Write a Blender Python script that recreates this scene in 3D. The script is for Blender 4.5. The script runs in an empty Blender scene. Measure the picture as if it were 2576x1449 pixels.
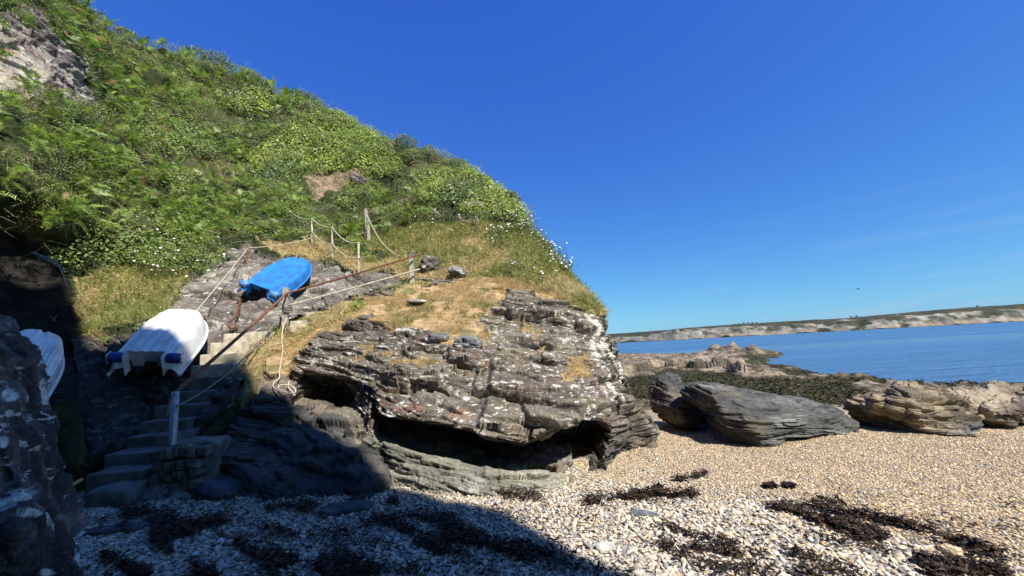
import bpy, math, random
import numpy as np
from math import radians, sin, cos, tan, atan, pi
from mathutils import Vector, Matrix

SC = bpy.context.scene
COL = SC.collection
RNG = np.random.default_rng(7)
random.seed(7)

# ------------------------------------------------------------------ camera
F = 970.0                       # focal length in units of a 2576 wide picture
CX, CY = 1288.0, 724.5
PITCH = atan(151.5 / F)
ROLL = atan(0.0545)
CAM = np.array([0.0, 0.0, 1.6])
_f = np.array([0, cos(PITCH), sin(PITCH)])
_z = np.array([0, -sin(PITCH), cos(PITCH)])
_x = np.array([1.0, 0, 0])
RIGHT = cos(ROLL) * _x - sin(ROLL) * _z
UP = sin(ROLL) * _x + cos(ROLL) * _z
cam_d = bpy.data.cameras.new("camera")
cam_d.sensor_width = 36.0
cam_d.lens = 36.0 * F / 2576.0
cam_d.clip_start = 0.05
cam_d.clip_end = 60000
cam = bpy.data.objects.new("camera", cam_d)
COL.objects.link(cam)
M = Matrix(((RIGHT[0], UP[0], -_f[0], CAM[0]), (RIGHT[1], UP[1], -_f[1], CAM[1]),
            (RIGHT[2], UP[2], -_f[2], CAM[2]), (0, 0, 0, 1)))
cam.matrix_world = M
SC.camera = cam

# ------------------------------------------------------------------ light
SUN_EL, SUN_AZ = radians(50), radians(142)      # azimuth from +Y, clockwise: behind the viewer, to the right
SUN = np.array([sin(SUN_AZ) * cos(SUN_EL), cos(SUN_AZ) * cos(SUN_EL), sin(SUN_EL)])
w = bpy.data.worlds.new("World")
SC.world = w
w.use_nodes = True
nt = w.node_tree
nt.nodes.clear()
sky = nt.nodes.new('ShaderNodeTexSky')
sky.sky_type = 'NISHITA'
sky.sun_disc = False
sky.sun_elevation = SUN_EL
sky.sun_rotation = SUN_AZ
sky.altitude = 0
sky.air_density = 1.0
sky.dust_density = 0.4
sky.ozone_density = 3.0
# the phone's rendering of a deep summer blue: per-channel tone of the Nishita sky, plus thin cirrus low on the right
def wn(t, **k):
    n = nt.nodes.new(t)
    for a, b in k.items(): setattr(n, a, b)
    return n
SKY_S = 0.085
EXPO = 0.66
scl = wn('ShaderNodeVectorMath', operation='SCALE'); scl.inputs['Scale'].default_value = SKY_S * 2 ** 0.1
nt.links.new(sky.outputs[0], scl.inputs[0])
sp = wn('ShaderNodeSeparateColor'); cb = wn('ShaderNodeCombineColor')
nt.links.new(scl.outputs[0], sp.inputs[0])
for k, (x0, y0, p) in enumerate(((0.0730, 0.0365, 1.07), (0.1238, 0.142, 0.97), (0.241, 0.62, 0.43))):
    pw = wn('ShaderNodeMath', operation='POWER'); pw.inputs[1].default_value = p
    ml = wn('ShaderNodeMath', operation='MULTIPLY'); ml.inputs[1].default_value = y0 / x0 ** p / (SKY_S * 2 ** EXPO)
    nt.links.new(sp.outputs[k], pw.inputs[0]); nt.links.new(pw.outputs[0], ml.inputs[0]); nt.links.new(ml.outputs[0], cb.inputs[k])
wtc = wn('ShaderNodeTexCoord')
wmp = wn('ShaderNodeMapping'); wmp.inputs['Scale'].default_value = (3.0, 3.0, 34.0); wmp.inputs['Rotation'].default_value = (0, radians(5), 0)
nt.links.new(wtc.outputs['Generated'], wmp.inputs['Vector'])
wno = wn('ShaderNodeTexNoise'); wno.inputs['Scale'].default_value = 1.6; wno.inputs['Detail'].default_value = 3
nt.links.new(wmp.outputs[0], wno.inputs['Vector'])
wmr = wn('ShaderNodeMapRange'); wmr.inputs['From Min'].default_value = 0.52; wmr.inputs['From Max'].default_value = 0.80; wmr.inputs['To Max'].default_value = 0.24
nt.links.new(wno.outputs['Fac'], wmr.inputs['Value'])
wsx = wn('ShaderNodeSeparateXYZ'); nt.links.new(wtc.outputs['Generated'], wsx.inputs[0])
wel = wn('ShaderNodeMapRange'); wel.inputs['From Min'].default_value = 0.28; wel.inputs['From Max'].default_value = 0.06
nt.links.new(wsx.outputs['Z'], wel.inputs['Value'])
waz = wn('ShaderNodeMapRange'); waz.inputs['From Min'].default_value = 0.25; waz.inputs['From Max'].default_value = 0.75
nt.links.new(wsx.outputs['X'], waz.inputs['Value'])
m1 = wn('ShaderNodeMath', operation='MULTIPLY'); m2 = wn('ShaderNodeMath', operation='MULTIPLY')
nt.links.new(wmr.outputs[0], m1.inputs[0]); nt.links.new(wel.outputs[0], m1.inputs[1])
nt.links.new(m1.outputs[0], m2.inputs[0]); nt.links.new(waz.outputs[0], m2.inputs[1])
wmx = wn('ShaderNodeMix', data_type='RGBA')
nt.links.new(m2.outputs[0], wmx.inputs[0]); nt.links.new(cb.outputs[0], wmx.inputs[6])
wmx.inputs[7].default_value = tuple(c / (SKY_S * 2 ** EXPO) for c in (0.60, 0.68, 0.82)) + (1,)
bg = wn('ShaderNodeBackground'); bg.inputs['Strength'].default_value = SKY_S
wo = wn('ShaderNodeOutputWorld')
nt.links.new(wmx.outputs[2], bg.inputs['Color'])
nt.links.new(bg.outputs[0], wo.inputs['Surface'])

sd = bpy.data.lights.new("sun", 'SUN')
sd.energy = 4.8
sd.angle = radians(0.53)
sd.color = (1.0, 0.95, 0.87)
so = bpy.data.objects.new("sun", sd)
COL.objects.link(so)
so.rotation_euler = Vector(-SUN).to_track_quat('-Z', 'Y').to_euler()
SC.view_settings.view_transform = 'Standard'
SC.view_settings.look = 'None'
SC.view_settings.exposure = EXPO
SC.view_settings.gamma = 1.0
SC.render.film_transparent = False
SC.cycles.max_bounces = 6
SC.cycles.diffuse_bounces = 2
SC.cycles.glossy_bounces = 2
SC.cycles.transmission_bounces = 3
SC.cycles.transparent_max_bounces = 6

# ------------------------------------------------------------------ helpers
def at(px, py, Y):
    """world point seen at picture position (2576 wide) whose forward distance is Y"""
    r = _f * F + RIGHT * (px - CX) + UP * (CY - py)
    return CAM + r * (Y / r[1])

def proj(P):
    d = P - CAM
    zf = d @ _f
    zf = np.where(zf < 0.05, 0.05, zf)
    return np.stack([CX + F * (d @ RIGHT) / zf, CY - F * (d @ UP) / zf], -1)

def inpoly(q, poly):
    x, y = q[:, 0], q[:, 1]
    c = np.zeros(len(q), bool)
    n = len(poly)
    for i in range(n):
        x0, y0 = poly[i]
        x1, y1 = poly[(i + 1) % n]
        if y0 == y1:
            continue
        m = ((y0 > y) != (y1 > y)) & (x < (x1 - x0) * (y - y0) / (y1 - y0) + x0)
        c ^= m
    return c

_TAB = np.random.default_rng(12345).permutation(65536).astype(np.int32)
_TABF = (_TAB / 65536.0).astype(np.float32)
def hsh(*a, seed=0):
    h = np.int32((seed * 7919 + 1013) & 65535)
    for v in a:
        h = _TAB[(h + np.asarray(v).astype(np.int32)) & 65535]
    return _TABF[h]

def vn(P, seed=0):
    P = np.asarray(P)
    fl = np.floor(P)
    f = (P - fl).astype(np.float32)
    i = fl.astype(np.int32)
    u = f * f * (3 - 2 * f)
    s0 = np.int32((seed * 7919 + 1013) & 65535)
    ux, uy, uz = u[..., 0], u[..., 1], u[..., 2]
    res = []
    for dx in (0, 1):
        hx = _TAB[(s0 + i[..., 0] + dx) & 65535]
        ry = []
        for dy in (0, 1):
            hy = _TAB[(hx + i[..., 1] + dy) & 65535] + i[..., 2]
            a = _TABF[hy & 65535]; b = _TABF[(hy + 1) & 65535]
            ry.append(a + (b - a) * uz)
        res.append(ry[0] + (ry[1] - ry[0]) * uy)
    return (res[0] + (res[1] - res[0]) * ux) * 2.0 - 1.0

def fbm(P, octv=4, seed=0, gain=0.5):
    a, s, t = 1.0, 0, 0
    for o in range(octv):
        s = s + a * vn(P * (2.03 ** o) + 17.3 * o, seed + o)
        t += a
        a *= gain
    return s / t

def sstep(a, b, x):
    t = np.clip((x - a) / (b - a), 0, 1)
    return t * t * (3 - 2 * t)

def lerp(a, b, t):
    t = np.asarray(t)[..., None]
    return np.asarray(a) * (1 - t) + np.asarray(b) * t

def tag(o, label=None, cat=None, group=None, kind=None):
    if label: o['label'] = label
    if cat: o['category'] = cat
    if group: o['group'] = group
    if kind: o['kind'] = kind
    return o

def mesh(name, V, Fc, mat=None, parent=None, smooth=True, col=None, mids=None, link=True):
    """Fc: array (n,3) or (n,4) or list of such"""
    V = np.asarray(V, np.float32)
    if not isinstance(Fc, list): Fc = [Fc]
    Fc = [np.asarray(f, np.int32) for f in Fc if len(f)]
    me = bpy.data.meshes.new(name)
    me.vertices.add(len(V))
    me.vertices.foreach_set('co', V.ravel())
    idx = np.concatenate([f.ravel() for f in Fc])
    tot = np.concatenate([np.full(len(f), f.shape[1], np.int32) for f in Fc])
    st = np.concatenate([[0], np.cumsum(tot)[:-1]]).astype(np.int32)
    me.loops.add(len(idx))
    me.loops.foreach_set('vertex_index', idx)
    me.polygons.add(len(tot))
    me.polygons.foreach_set('loop_start', st)
    me.polygons.foreach_set('loop_total', tot)
    me.polygons.foreach_set('use_smooth', np.full(len(tot), bool(smooth)))
    if mids is not None: me.polygons.foreach_set('material_index', np.asarray(mids, np.int32))
    if col is not None:
        a = me.attributes.new('Col', 'FLOAT_COLOR', 'POINT')
        c = np.zeros((len(V), 4), np.float32)
        c[:, :np.shape(col)[1]] = np.clip(col, 0, 1)
        a.data.foreach_set('color', c.ravel())
    me.update(calc_edges=True)
    if mat is not None:
        for m in (mat if isinstance(mat, (list, tuple)) else [mat]): me.materials.append(m)
    o = bpy.data.objects.new(name, me)
    COL.objects.link(o)
    if parent is not None: o.parent = parent
    return o

def empty(name, loc=(0, 0, 0)):
    o = bpy.data.objects.new(name, None)
    o.location = loc
    o.empty_display_size = 0.2
    COL.objects.link(o)
    return o

def child_shift(o, parent):
    """parent o (built in world coordinates) under an Empty"""
    o.parent = parent
    o.matrix_parent_inverse = Matrix.Translation(-Vector(parent.location))
    return o

def grid_faces(n, m, wrap=False):
    """verts index i*m+j"""
    i = np.arange(n - 1)[:, None]
    if wrap:
        j = np.arange(m)[None]; j2 = (j + 1) % m
    else:
        j = np.arange(m - 1)[None]; j2 = j + 1
    return np.stack([i * m + j, i * m + j2, (i + 1) * m + j2, (i + 1) * m + j], -1).reshape(-1, 4)

def crom(P, cnt, k=0.5):
    """Catmull-Rom along axis 0 with cnt samples per segment; k=0.5 is the full tangent"""
    n = len(P)
    out = []
    for i in range(n - 1):
        p0, p1 = P[i], P[i + 1]
        m0 = k * (P[min(i + 1, n - 1)] - P[max(i - 1, 0)])
        m1 = k * (P[min(i + 2, n - 1)] - P[i])
        t = np.linspace(0, 1, cnt[i], endpoint=False).reshape((-1,) + (1,) * (P.ndim - 1))
        t2, t3 = t * t, t * t * t
        out.append((2 * t3 - 3 * t2 + 1) * p0 + (t3 - 2 * t2 + t) * m0 + (-2 * t3 + 3 * t2) * p1 + (t3 - t2) * m1)
    out.append(P[-1:])
    return np.concatenate(out, 0)

def loft(C, res, kcol=0.5, krow=0.5):
    C = np.asarray(C, float)
    lc = np.linalg.norm(C[1:] - C[:-1], axis=2)
    cnt = np.maximum(2, (np.percentile(lc, 70, axis=1) / res).astype(int))
    A = crom(C, cnt, kcol)
    A = np.swapaxes(A, 0, 1)
    lr = np.linalg.norm(A[1:] - A[:-1], axis=2)
    cnt = np.maximum(2, (np.percentile(lr, 70, axis=1) / res).astype(int))
    A = crom(A, cnt, krow)
    return np.swapaxes(A, 0, 1)         # (ncol, nrow, 3)

def gnormals(A, flip=1):
    du = np.gradient(A, axis=0)
    dv = np.gradient(A, axis=1)
    n = np.cross(du, dv)
    n /= np.linalg.norm(n, axis=-1, keepdims=True) + 1e-9
    return n * flip

def strata(P, nrm, layers, warp=0.12, seed=0, crack=0.35):
    """outward offset of layered, jointed slate: P (...,3), nrm is the bedding normal"""
    nrm = np.asarray(nrm, float); nrm /= np.linalg.norm(nrm)
    a_ax = np.cross([0, 1, 0], nrm); a_ax /= np.linalg.norm(a_ax)
    b_ax = np.cross(nrm, a_ax)
    s = P @ nrm + warp * vn(P * 0.7, seed + 50) + warp * 0.3 * vn(P * 2.9, seed + 51)
    a = P @ a_ax + 0.10 * vn(P * 2.0, seed + 52)
    b = P @ b_ax
    d = np.zeros(P.shape[:-1])
    for li, (T, L, amp) in enumerate(layers):
        s2 = s / T + 0.25 * vn(P * (0.8 / T) * 0.35, seed + 60 + li)
        k = np.floor(s2); fr = s2 - k
        def prot(kk):
            aa = a / L + hsh(kk, kk * 0 + 3, seed=seed + li) * 37.0
            bb = b / L
            ia = np.floor(aa); fa = aa - ia
            # nearly stepped along strike: joints
            u = sstep(0.46, 0.54, fa)
            ib = np.floor(bb + 0.5 * hsh(kk, ia, seed=seed + 9))
            v0 = hsh(kk, ia, ib, seed=seed + 20 + li); v1 = hsh(kk, ia + 1, ib, seed=seed + 20 + li)
            return v0 * (1 - u) + v1 * u
        p0 = prot(k); p1 = prot(k + 1)
        e = sstep(0.88, 1.0, fr)
        v = p0 * (1 - e) + p1 * e
        c = np.exp(-((fr - 0.9) / 0.09) ** 2)
        d += amp * (v - 0.5) - crack * amp * c * (0.4 + 0.6 * p0)
    return d

def bedc(A, n, along, across):
    n = np.array(n, float); n /= np.linalg.norm(n)
    a = np.cross([0, 1, 0], n); a /= np.linalg.norm(a); b = np.cross(n, a)
    return np.stack([A @ a * along, A @ b * along, A @ n * across], -1)

# ------------------------------------------------------------------ materials
def nodes(name):
    m = bpy.data.materials.new(name)
    m.use_nodes = True
    t = m.node_tree
    b = t.nodes.get('Principled BSDF')
    return m, t, b

def vcol_mat(name, rough=0.85, spec=0.3, nscale=30.0, namt=0.35, bump=0.3, bdist=0.01, bscale=60.0, transl=0.0, lam=None, lich=None):
    """colour from the mesh; lam=(rx, ry, along, across, depth): thin bedding laminae; lich=(scale, lo, hi): pale lichen where the colour's alpha allows"""
    m, t, b = nodes(name)
    def N(k, **kw):
        n = t.nodes.new(k)
        for a_, v_ in kw.items(): setattr(n, a_, v_)
        return n
    at_ = N('ShaderNodeAttribute', attribute_name='Col')
    tc = N('ShaderNodeTexCoord')
    n = N('ShaderNodeTexNoise'); n.inputs['Scale'].default_value = nscale; n.inputs['Detail'].default_value = 4
    t.links.new(tc.outputs['Object'], n.inputs['Vector'])
    mr = N('ShaderNodeMapRange')
    mr.inputs['From Min'].default_value = 0.3; mr.inputs['From Max'].default_value = 0.7
    mr.inputs['To Min'].default_value = 1 - namt; mr.inputs['To Max'].default_value = 1 + namt
    t.links.new(n.outputs['Fac'], mr.inputs['Value'])
    mx = N('ShaderNodeVectorMath', operation='SCALE')
    t.links.new(at_.outputs['Color'], mx.inputs[0]); t.links.new(mr.outputs[0], mx.inputs['Scale'])
    colr = mx.outputs[0]
    norm = None
    if lam:
        mp = N('ShaderNodeMapping'); mp.inputs['Rotation'].default_value = (radians(lam[0]), radians(lam[1]), 0)
        mp2 = N('ShaderNodeMapping'); mp2.inputs['Scale'].default_value = (lam[2], lam[2], lam[3])
        t.links.new(tc.outputs['Object'], mp.inputs['Vector']); t.links.new(mp.outputs[0], mp2.inputs['Vector'])
        ln = N('ShaderNodeTexNoise'); ln.inputs['Scale'].default_value = 1.0; ln.inputs['Detail'].default_value = 5; ln.inputs['Roughness'].default_value = 0.62
        t.links.new(mp2.outputs[0], ln.inputs['Vector'])
        lr = N('ShaderNodeMapRange'); lr.inputs['From Min'].default_value = 0.38; lr.inputs['From Max'].default_value = 0.6
        cc_ = lam[5] if len(lam) > 5 else 0.2
        lr.inputs['To Min'].default_value = 1 - cc_; lr.inputs['To Max'].default_value = 1 + 0.7 * cc_
        t.links.new(ln.outputs['Fac'], lr.inputs['Value'])
        m3 = N('ShaderNodeVectorMath', operation='SCALE'); t.links.new(colr, m3.inputs[0]); t.links.new(lr.outputs[0], m3.inputs['Scale'])
        colr = m3.outputs[0]
        lb = N('ShaderNodeBump'); lb.inputs['Strength'].default_value = 1.0; lb.inputs['Distance'].default_value = lam[4]
        t.links.new(ln.outputs['Fac'], lb.inputs['Height']); norm = lb.outputs[0]
    if lich:
        mp = N('ShaderNodeMapping'); mp.inputs['Scale'].default_value = (1, 1, 2.4); mp.inputs['Rotation'].default_value = (0, radians(lam[1] if lam else 0), 0)
        t.links.new(tc.outputs['Object'], mp.inputs['Vector'])
        l1 = N('ShaderNodeTexNoise'); l1.inputs['Scale'].default_value = lich[0]; l1.inputs['Detail'].default_value = 6; l1.inputs['Roughness'].default_value = 0.6
        t.links.new(mp.outputs[0], l1.inputs['Vector'])
        l2 = N('ShaderNodeMapRange'); l2.inputs['From Min'].default_value = lich[1]; l2.inputs['From Max'].default_value = lich[2]
        t.links.new(l1.outputs['Fac'], l2.inputs['Value'])
        l3 = N('ShaderNodeMath', operation='MULTIPLY'); t.links.new(l2.outputs[0], l3.inputs[0]); t.links.new(at_.outputs['Alpha'], l3.inputs[1])
        lm = N('ShaderNodeMix', data_type='RGBA'); t.links.new(l3.outputs[0], lm.inputs[0]); t.links.new(colr, lm.inputs[6]); lm.inputs[7].default_value = (0.50, 0.48, 0.42, 1)
        colr = lm.outputs[2]
    t.links.new(colr, b.inputs['Base Color'])
    b.inputs['Roughness'].default_value = rough
    b.inputs['Specular IOR Level'].default_value = spec
    if bump:
        n2 = N('ShaderNodeTexNoise'); n2.inputs['Scale'].default_value = bscale; n2.inputs['Detail'].default_value = 5
        t.links.new(tc.outputs['Object'], n2.inputs['Vector'])
        bp = N('ShaderNodeBump'); bp.inputs['Strength'].default_value = bump; bp.inputs['Distance'].default_value = bdist
        t.links.new(n2.outputs['Fac'], bp.inputs['Height'])
        if norm is not None: t.links.new(norm, bp.inputs['Normal'])
        norm = bp.outputs[0]
    if norm is not None: t.links.new(norm, b.inputs['Normal'])
    if transl:
        tr = N('ShaderNodeBsdfTranslucent')
        m4 = N('ShaderNodeVectorMath', operation='SCALE'); m4.inputs['Scale'].default_value = transl; t.links.new(colr, m4.inputs[0])
        t.links.new(m4.outputs[0], tr.inputs['Color'])
        ms = N('ShaderNodeAddShader')
        t.links.new(b.outputs[0], ms.inputs[0]); t.links.new(tr.outputs[0], ms.inputs[1])
        t.links.new(ms.outputs[0], t.nodes['Material Output'].inputs['Surface'])
    return m

def plain_mat(name, col, rough=0.6, spec=0.4, nscale=12.0, namt=0.2, bump=0.15, bdist=0.004, bscale=40.0, metal=0.0, col2=None, thr=None):
    m, t, b = nodes(name)
    tc = t.nodes.new('ShaderNodeTexCoord')
    n = t.nodes.new('ShaderNodeTexNoise'); n.inputs['Scale'].default_value = nscale; n.inputs['Detail'].default_value = 5
    t.links.new(tc.outputs['Object'], n.inputs['Vector'])
    cr = t.nodes.new('ShaderNodeValToRGB')
    c = np.array(col)
    d = np.clip(c * (1 - namt), 0, 1) if col2 is None else np.array(col2)
    e = np.clip(c * (1 + namt), 0, 1)
    cr.color_ramp.elements[0].position = 0.35 if thr is None else thr[0]; cr.color_ramp.elements[0].color = (*d, 1)
    cr.color_ramp.elements[1].position = 0.65 if thr is None else thr[1]; cr.color_ramp.elements[1].color = (*e, 1)
    t.links.new(n.outputs['Fac'], cr.inputs[0]); t.links.new(cr.outputs[0], b.inputs['Base Color'])
    b.inputs['Roughness'].default_value = rough; b.inputs['Specular IOR Level'].default_value = spec
    b.inputs['Metallic'].default_value = metal
    if bump:
        n2 = t.nodes.new('ShaderNodeTexNoise'); n2.inputs['Scale'].default_value = bscale; n2.inputs['Detail'].default_value = 4
        t.links.new(tc.outputs['Object'], n2.inputs['Vector'])
        bp = t.nodes.new('ShaderNodeBump'); bp.inputs['Strength'].default_value = bump; bp.inputs['Distance'].default_value = bdist
        t.links.new(n2.outputs['Fac'], bp.inputs['Height']); t.links.new(bp.outputs[0], b.inputs['Normal'])
    return m

M_ROCK = vcol_mat("slate_rock", 0.8, 0.3, 28, 0.3, 0.5, 0.01, 45, lam=(-3, -10, 2.6, 48, 0.014), lich=(10.0, 0.585, 0.62))
M_SLAB = vcol_mat("rock_slab", 0.85, 0.25, 14, 0.3, 0.6, 0.02, 30, lam=(30, -20, 0.9, 14, 0.025), lich=(6.0, 0.60, 0.65))
M_FORE = vcol_mat("lichened_rock", 0.85, 0.3, 40, 0.4, 0.7, 0.006, 70, lam=(10, -70, 7.0, 42, 0.012), lich=(9.0, 0.60, 0.63))
M_STEEP = vcol_mat("steep_bedded_rock", 0.85, 0.3, 22, 0.35, 0.6, 0.015, 30, lam=(10, -62, 3.0, 26, 0.04), lich=(5.0, 0.58, 0.62))
M_WETROCK = vcol_mat("shore_rock", 0.8, 0.25, 14, 0.3, 0.5, 0.015, 25, lam=(-7, -8, 2.0, 34, 0.012, 0.12))
M_REEF = vcol_mat("reef_rock", 0.85, 0.2, 5, 0.45, 0.8, 0.08, 6)
M_SOIL = vcol_mat("hill_soil", 0.95, 0.1, 12, 0.5, 0.8, 0.03, 25)
M_LEAF = vcol_mat("leaves", 0.5, 0.4, 3.0, 0.25, 0, transl=0.9)
M_IVY = vcol_mat("ivy_leaves", 0.42, 0.4, 3.0, 0.2, 0, transl=0.6)
M_GRASS = vcol_mat("grass_blades", 0.7, 0.25, 3.0, 0.25, 0, transl=0.7)
M_TWIG = plain_mat("dead_wood", (0.33, 0.29, 0.24), 0.9, 0.2, 20, 0.3)
M_PEB = vcol_mat("pebbles", 0.6, 0.35, 60, 0.12, 0)
M_WEED = vcol_mat("seaweed", 0.65, 0.25, 20, 0.4, 0)
M_FLOWER = plain_mat("white_petals", (0.82, 0.82, 0.78), 0.7, 0.2, 5, 0.05, 0)
M_WHITE = plain_mat("white_plastic", (0.74, 0.74, 0.72), 0.42, 0.5, 4.5, 0.05, 0.10, 0.003, 15, col2=(0.56, 0.55, 0.50), thr=(0.28, 0.50))
M_BLUE = plain_mat("blue_plastic", (0.020, 0.185, 0.57), 0.42, 0.45, 5, 0.1, 0.08, 0.003, 15, col2=(0.03, 0.12, 0.36), thr=(0.32, 0.55))
M_NAVY = plain_mat("navy_plastic", (0.012, 0.035, 0.22), 0.45, 0.5, 8, 0.2)
M_LBLUE = plain_mat("faded_blue_plastic", (0.10, 0.24, 0.45), 0.5, 0.4, 8, 0.2)
M_CONC = plain_mat("weathered_concrete", (0.46, 0.41, 0.31), 0.9, 0.2, 7, 0.3, 0.5, 0.01, 40)
M_CONC_SHADE = plain_mat("shaded_concrete", (0.15, 0.145, 0.13), 0.85, 0.3, 6, 0.35, 0.5, 0.012, 30)  # concrete darkened in colour for the parts standing in shade
M_RUST = plain_mat("rusty_iron", (0.17, 0.075, 0.04), 0.85, 0.3, 25, 0.4, 0.4, 0.003, 80)
M_GALV = plain_mat("galvanised_steel", (0.42, 0.43, 0.42), 0.5, 0.5, 15, 0.2, 0.1, metal=0.5)
M_PALE = plain_mat("pale_painted_pipe", (0.44, 0.385, 0.29), 0.7, 0.3, 18, 0.3)
M_WOOD = plain_mat("grey_weathered_wood", (0.38, 0.34, 0.28), 0.9, 0.2, 18, 0.3, 0.4, 0.004, 50)
M_ROPE = plain_mat("pale_rope", (0.50, 0.44, 0.32), 0.9, 0.2, 60, 0.25, 0.5, 0.004, 150)
M_ROPED = plain_mat("grey_rope", (0.20, 0.18, 0.15), 0.9, 0.2, 60, 0.25, 0.5, 0.004, 150)
M_CANE = plain_mat("yellow_cane", (0.42, 0.30, 0.10), 0.6, 0.4, 14, 0.3)
M_BIRD = plain_mat("dark_feathers", (0.03, 0.03, 0.03), 0.8, 0.2)

# ------------------------------------------------------------------ beach
SEA = -1.55
def beach_z(x, y):
    z = -0.028 * np.maximum(0, y - 4.5) - 0.022 * np.maximum(0, x) - 0.085 * np.maximum(0, y - 8.5)
    z = z + 0.05 * np.maximum(0, -x - 1.5) * 0.6
    P = np.stack([x, y, x * 0], -1)
    return z + 0.05 * vn(P * 0.55, 3) + 0.02 * vn(P * 1.9, 4)

def ghit(px, py, dz=0.0):
    """picture positions to points on the beach"""
    px = np.atleast_1d(np.asarray(px, float)); py = np.atleast_1d(np.asarray(py, float))
    r = _f[None] * F + np.outer(px - CX, RIGHT) + np.outer(CY - py, UP)
    r = r / r[:, 1:2]
    Y = np.full(len(px), 5.0)
    for _ in range(40):
        P = CAM + r * Y[:, None]
        zt = beach_z(P[:, 0], P[:, 1]) + dz
        slope = np.minimum(r[:, 2], -0.02)
        Y = np.clip(0.5 * Y + 0.5 * (zt - CAM[2]) / slope, 0.5, 60)
    P = CAM + r * Y[:, None]
    P[:, 2] = beach_z(P[:, 0], P[:, 1]) + dz
    return P

def gY(px, py):
    return float(ghit(px, py)[0][1])

def beach():
    xs = np.concatenate([np.linspace(-16, -6, 60), np.linspace(-5.95, 12, 300), np.linspace(12.1, 45, 110)])
    ys = np.concatenate([np.linspace(-14, 1, 60), np.linspace(1.05, 14, 260), np.linspace(14.2, 30, 60)])
    X, Y = np.meshgrid(xs, ys, indexing='ij')
    Z = beach_z(X, Y)
    P = np.stack([X, Y, Z], -1)
    # shingle colour: pale pebbles close by, tan gravel to the right and farther
    t = sstep(0.0, 1.0, (X * 0.55 + Y * 0.22 - 1.7) + 0.5 * vn(P * 0.8, 9))
    c = lerp((0.34, 0.31, 0.27), (0.38, 0.30, 0.20), t)
    return mesh("beach", P.reshape(-1, 3), grid_faces(len(xs), len(ys))[:, ::-1], M_SHINGLE, col=c.reshape(-1, 3))

def shingle_mat():
    m, t, b = nodes("shingle")
    a = t.nodes.new('ShaderNodeAttribute'); a.attribute_name = 'Col'
    tc = t.nodes.new('ShaderNodeTexCoord')
    v = t.nodes.new('ShaderNodeTexVoronoi'); v.inputs['Scale'].default_value = 34
    t.links.new(tc.outputs['Object'], v.inputs['Vector'])
    sep = t.nodes.new('ShaderNodeSeparateColor'); t.links.new(v.outputs['Color'], sep.inputs[0])
    mr = t.nodes.new('ShaderNodeMapRange'); mr.inputs['To Min'].default_value = 0.45; mr.inputs['To Max'].default_value = 1.5
    t.links.new(sep.outputs[0], mr.inputs['Value'])
    ed = t.nodes.new('ShaderNodeMapRange'); ed.inputs['From Min'].default_value = 0.5; ed.inputs['From Max'].default_value = 0.8
    ed.inputs['To Min'].default_value = 1.0; ed.inputs['To Max'].default_value = 0.45
    t.links.new(v.outputs['Distance'], ed.inputs['Value'])
    mu = t.nodes.new('ShaderNodeMath'); mu.operation = 'MULTIPLY'
    t.links.new(mr.outputs[0], mu.inputs[0]); t.links.new(ed.outputs[0], mu.inputs[1])
    sc = t.nodes.new('ShaderNodeVectorMath'); sc.operation = 'SCALE'
    t.links.new(a.outputs['Color'], sc.inputs[0]); t.links.new(mu.outputs[0], sc.inputs['Scale'])
    t.links.new(sc.outputs[0], b.inputs['Base Color'])
    b.inputs['Roughness'].default_value = 0.8; b.inputs['Specular IOR Level'].default_value = 0.25
    bp = t.nodes.new('ShaderNodeBump'); bp.inputs['Strength'].default_value = 0.9; bp.inputs['Distance'].default_value = 0.015; bp.invert = True
    t.links.new(v.outputs['Distance'], bp.inputs['Height']); t.links.new(bp.outputs[0], b.inputs['Normal'])
    return m
M_SHINGLE = shingle_mat()
tag(beach(), kind='structure')

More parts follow.
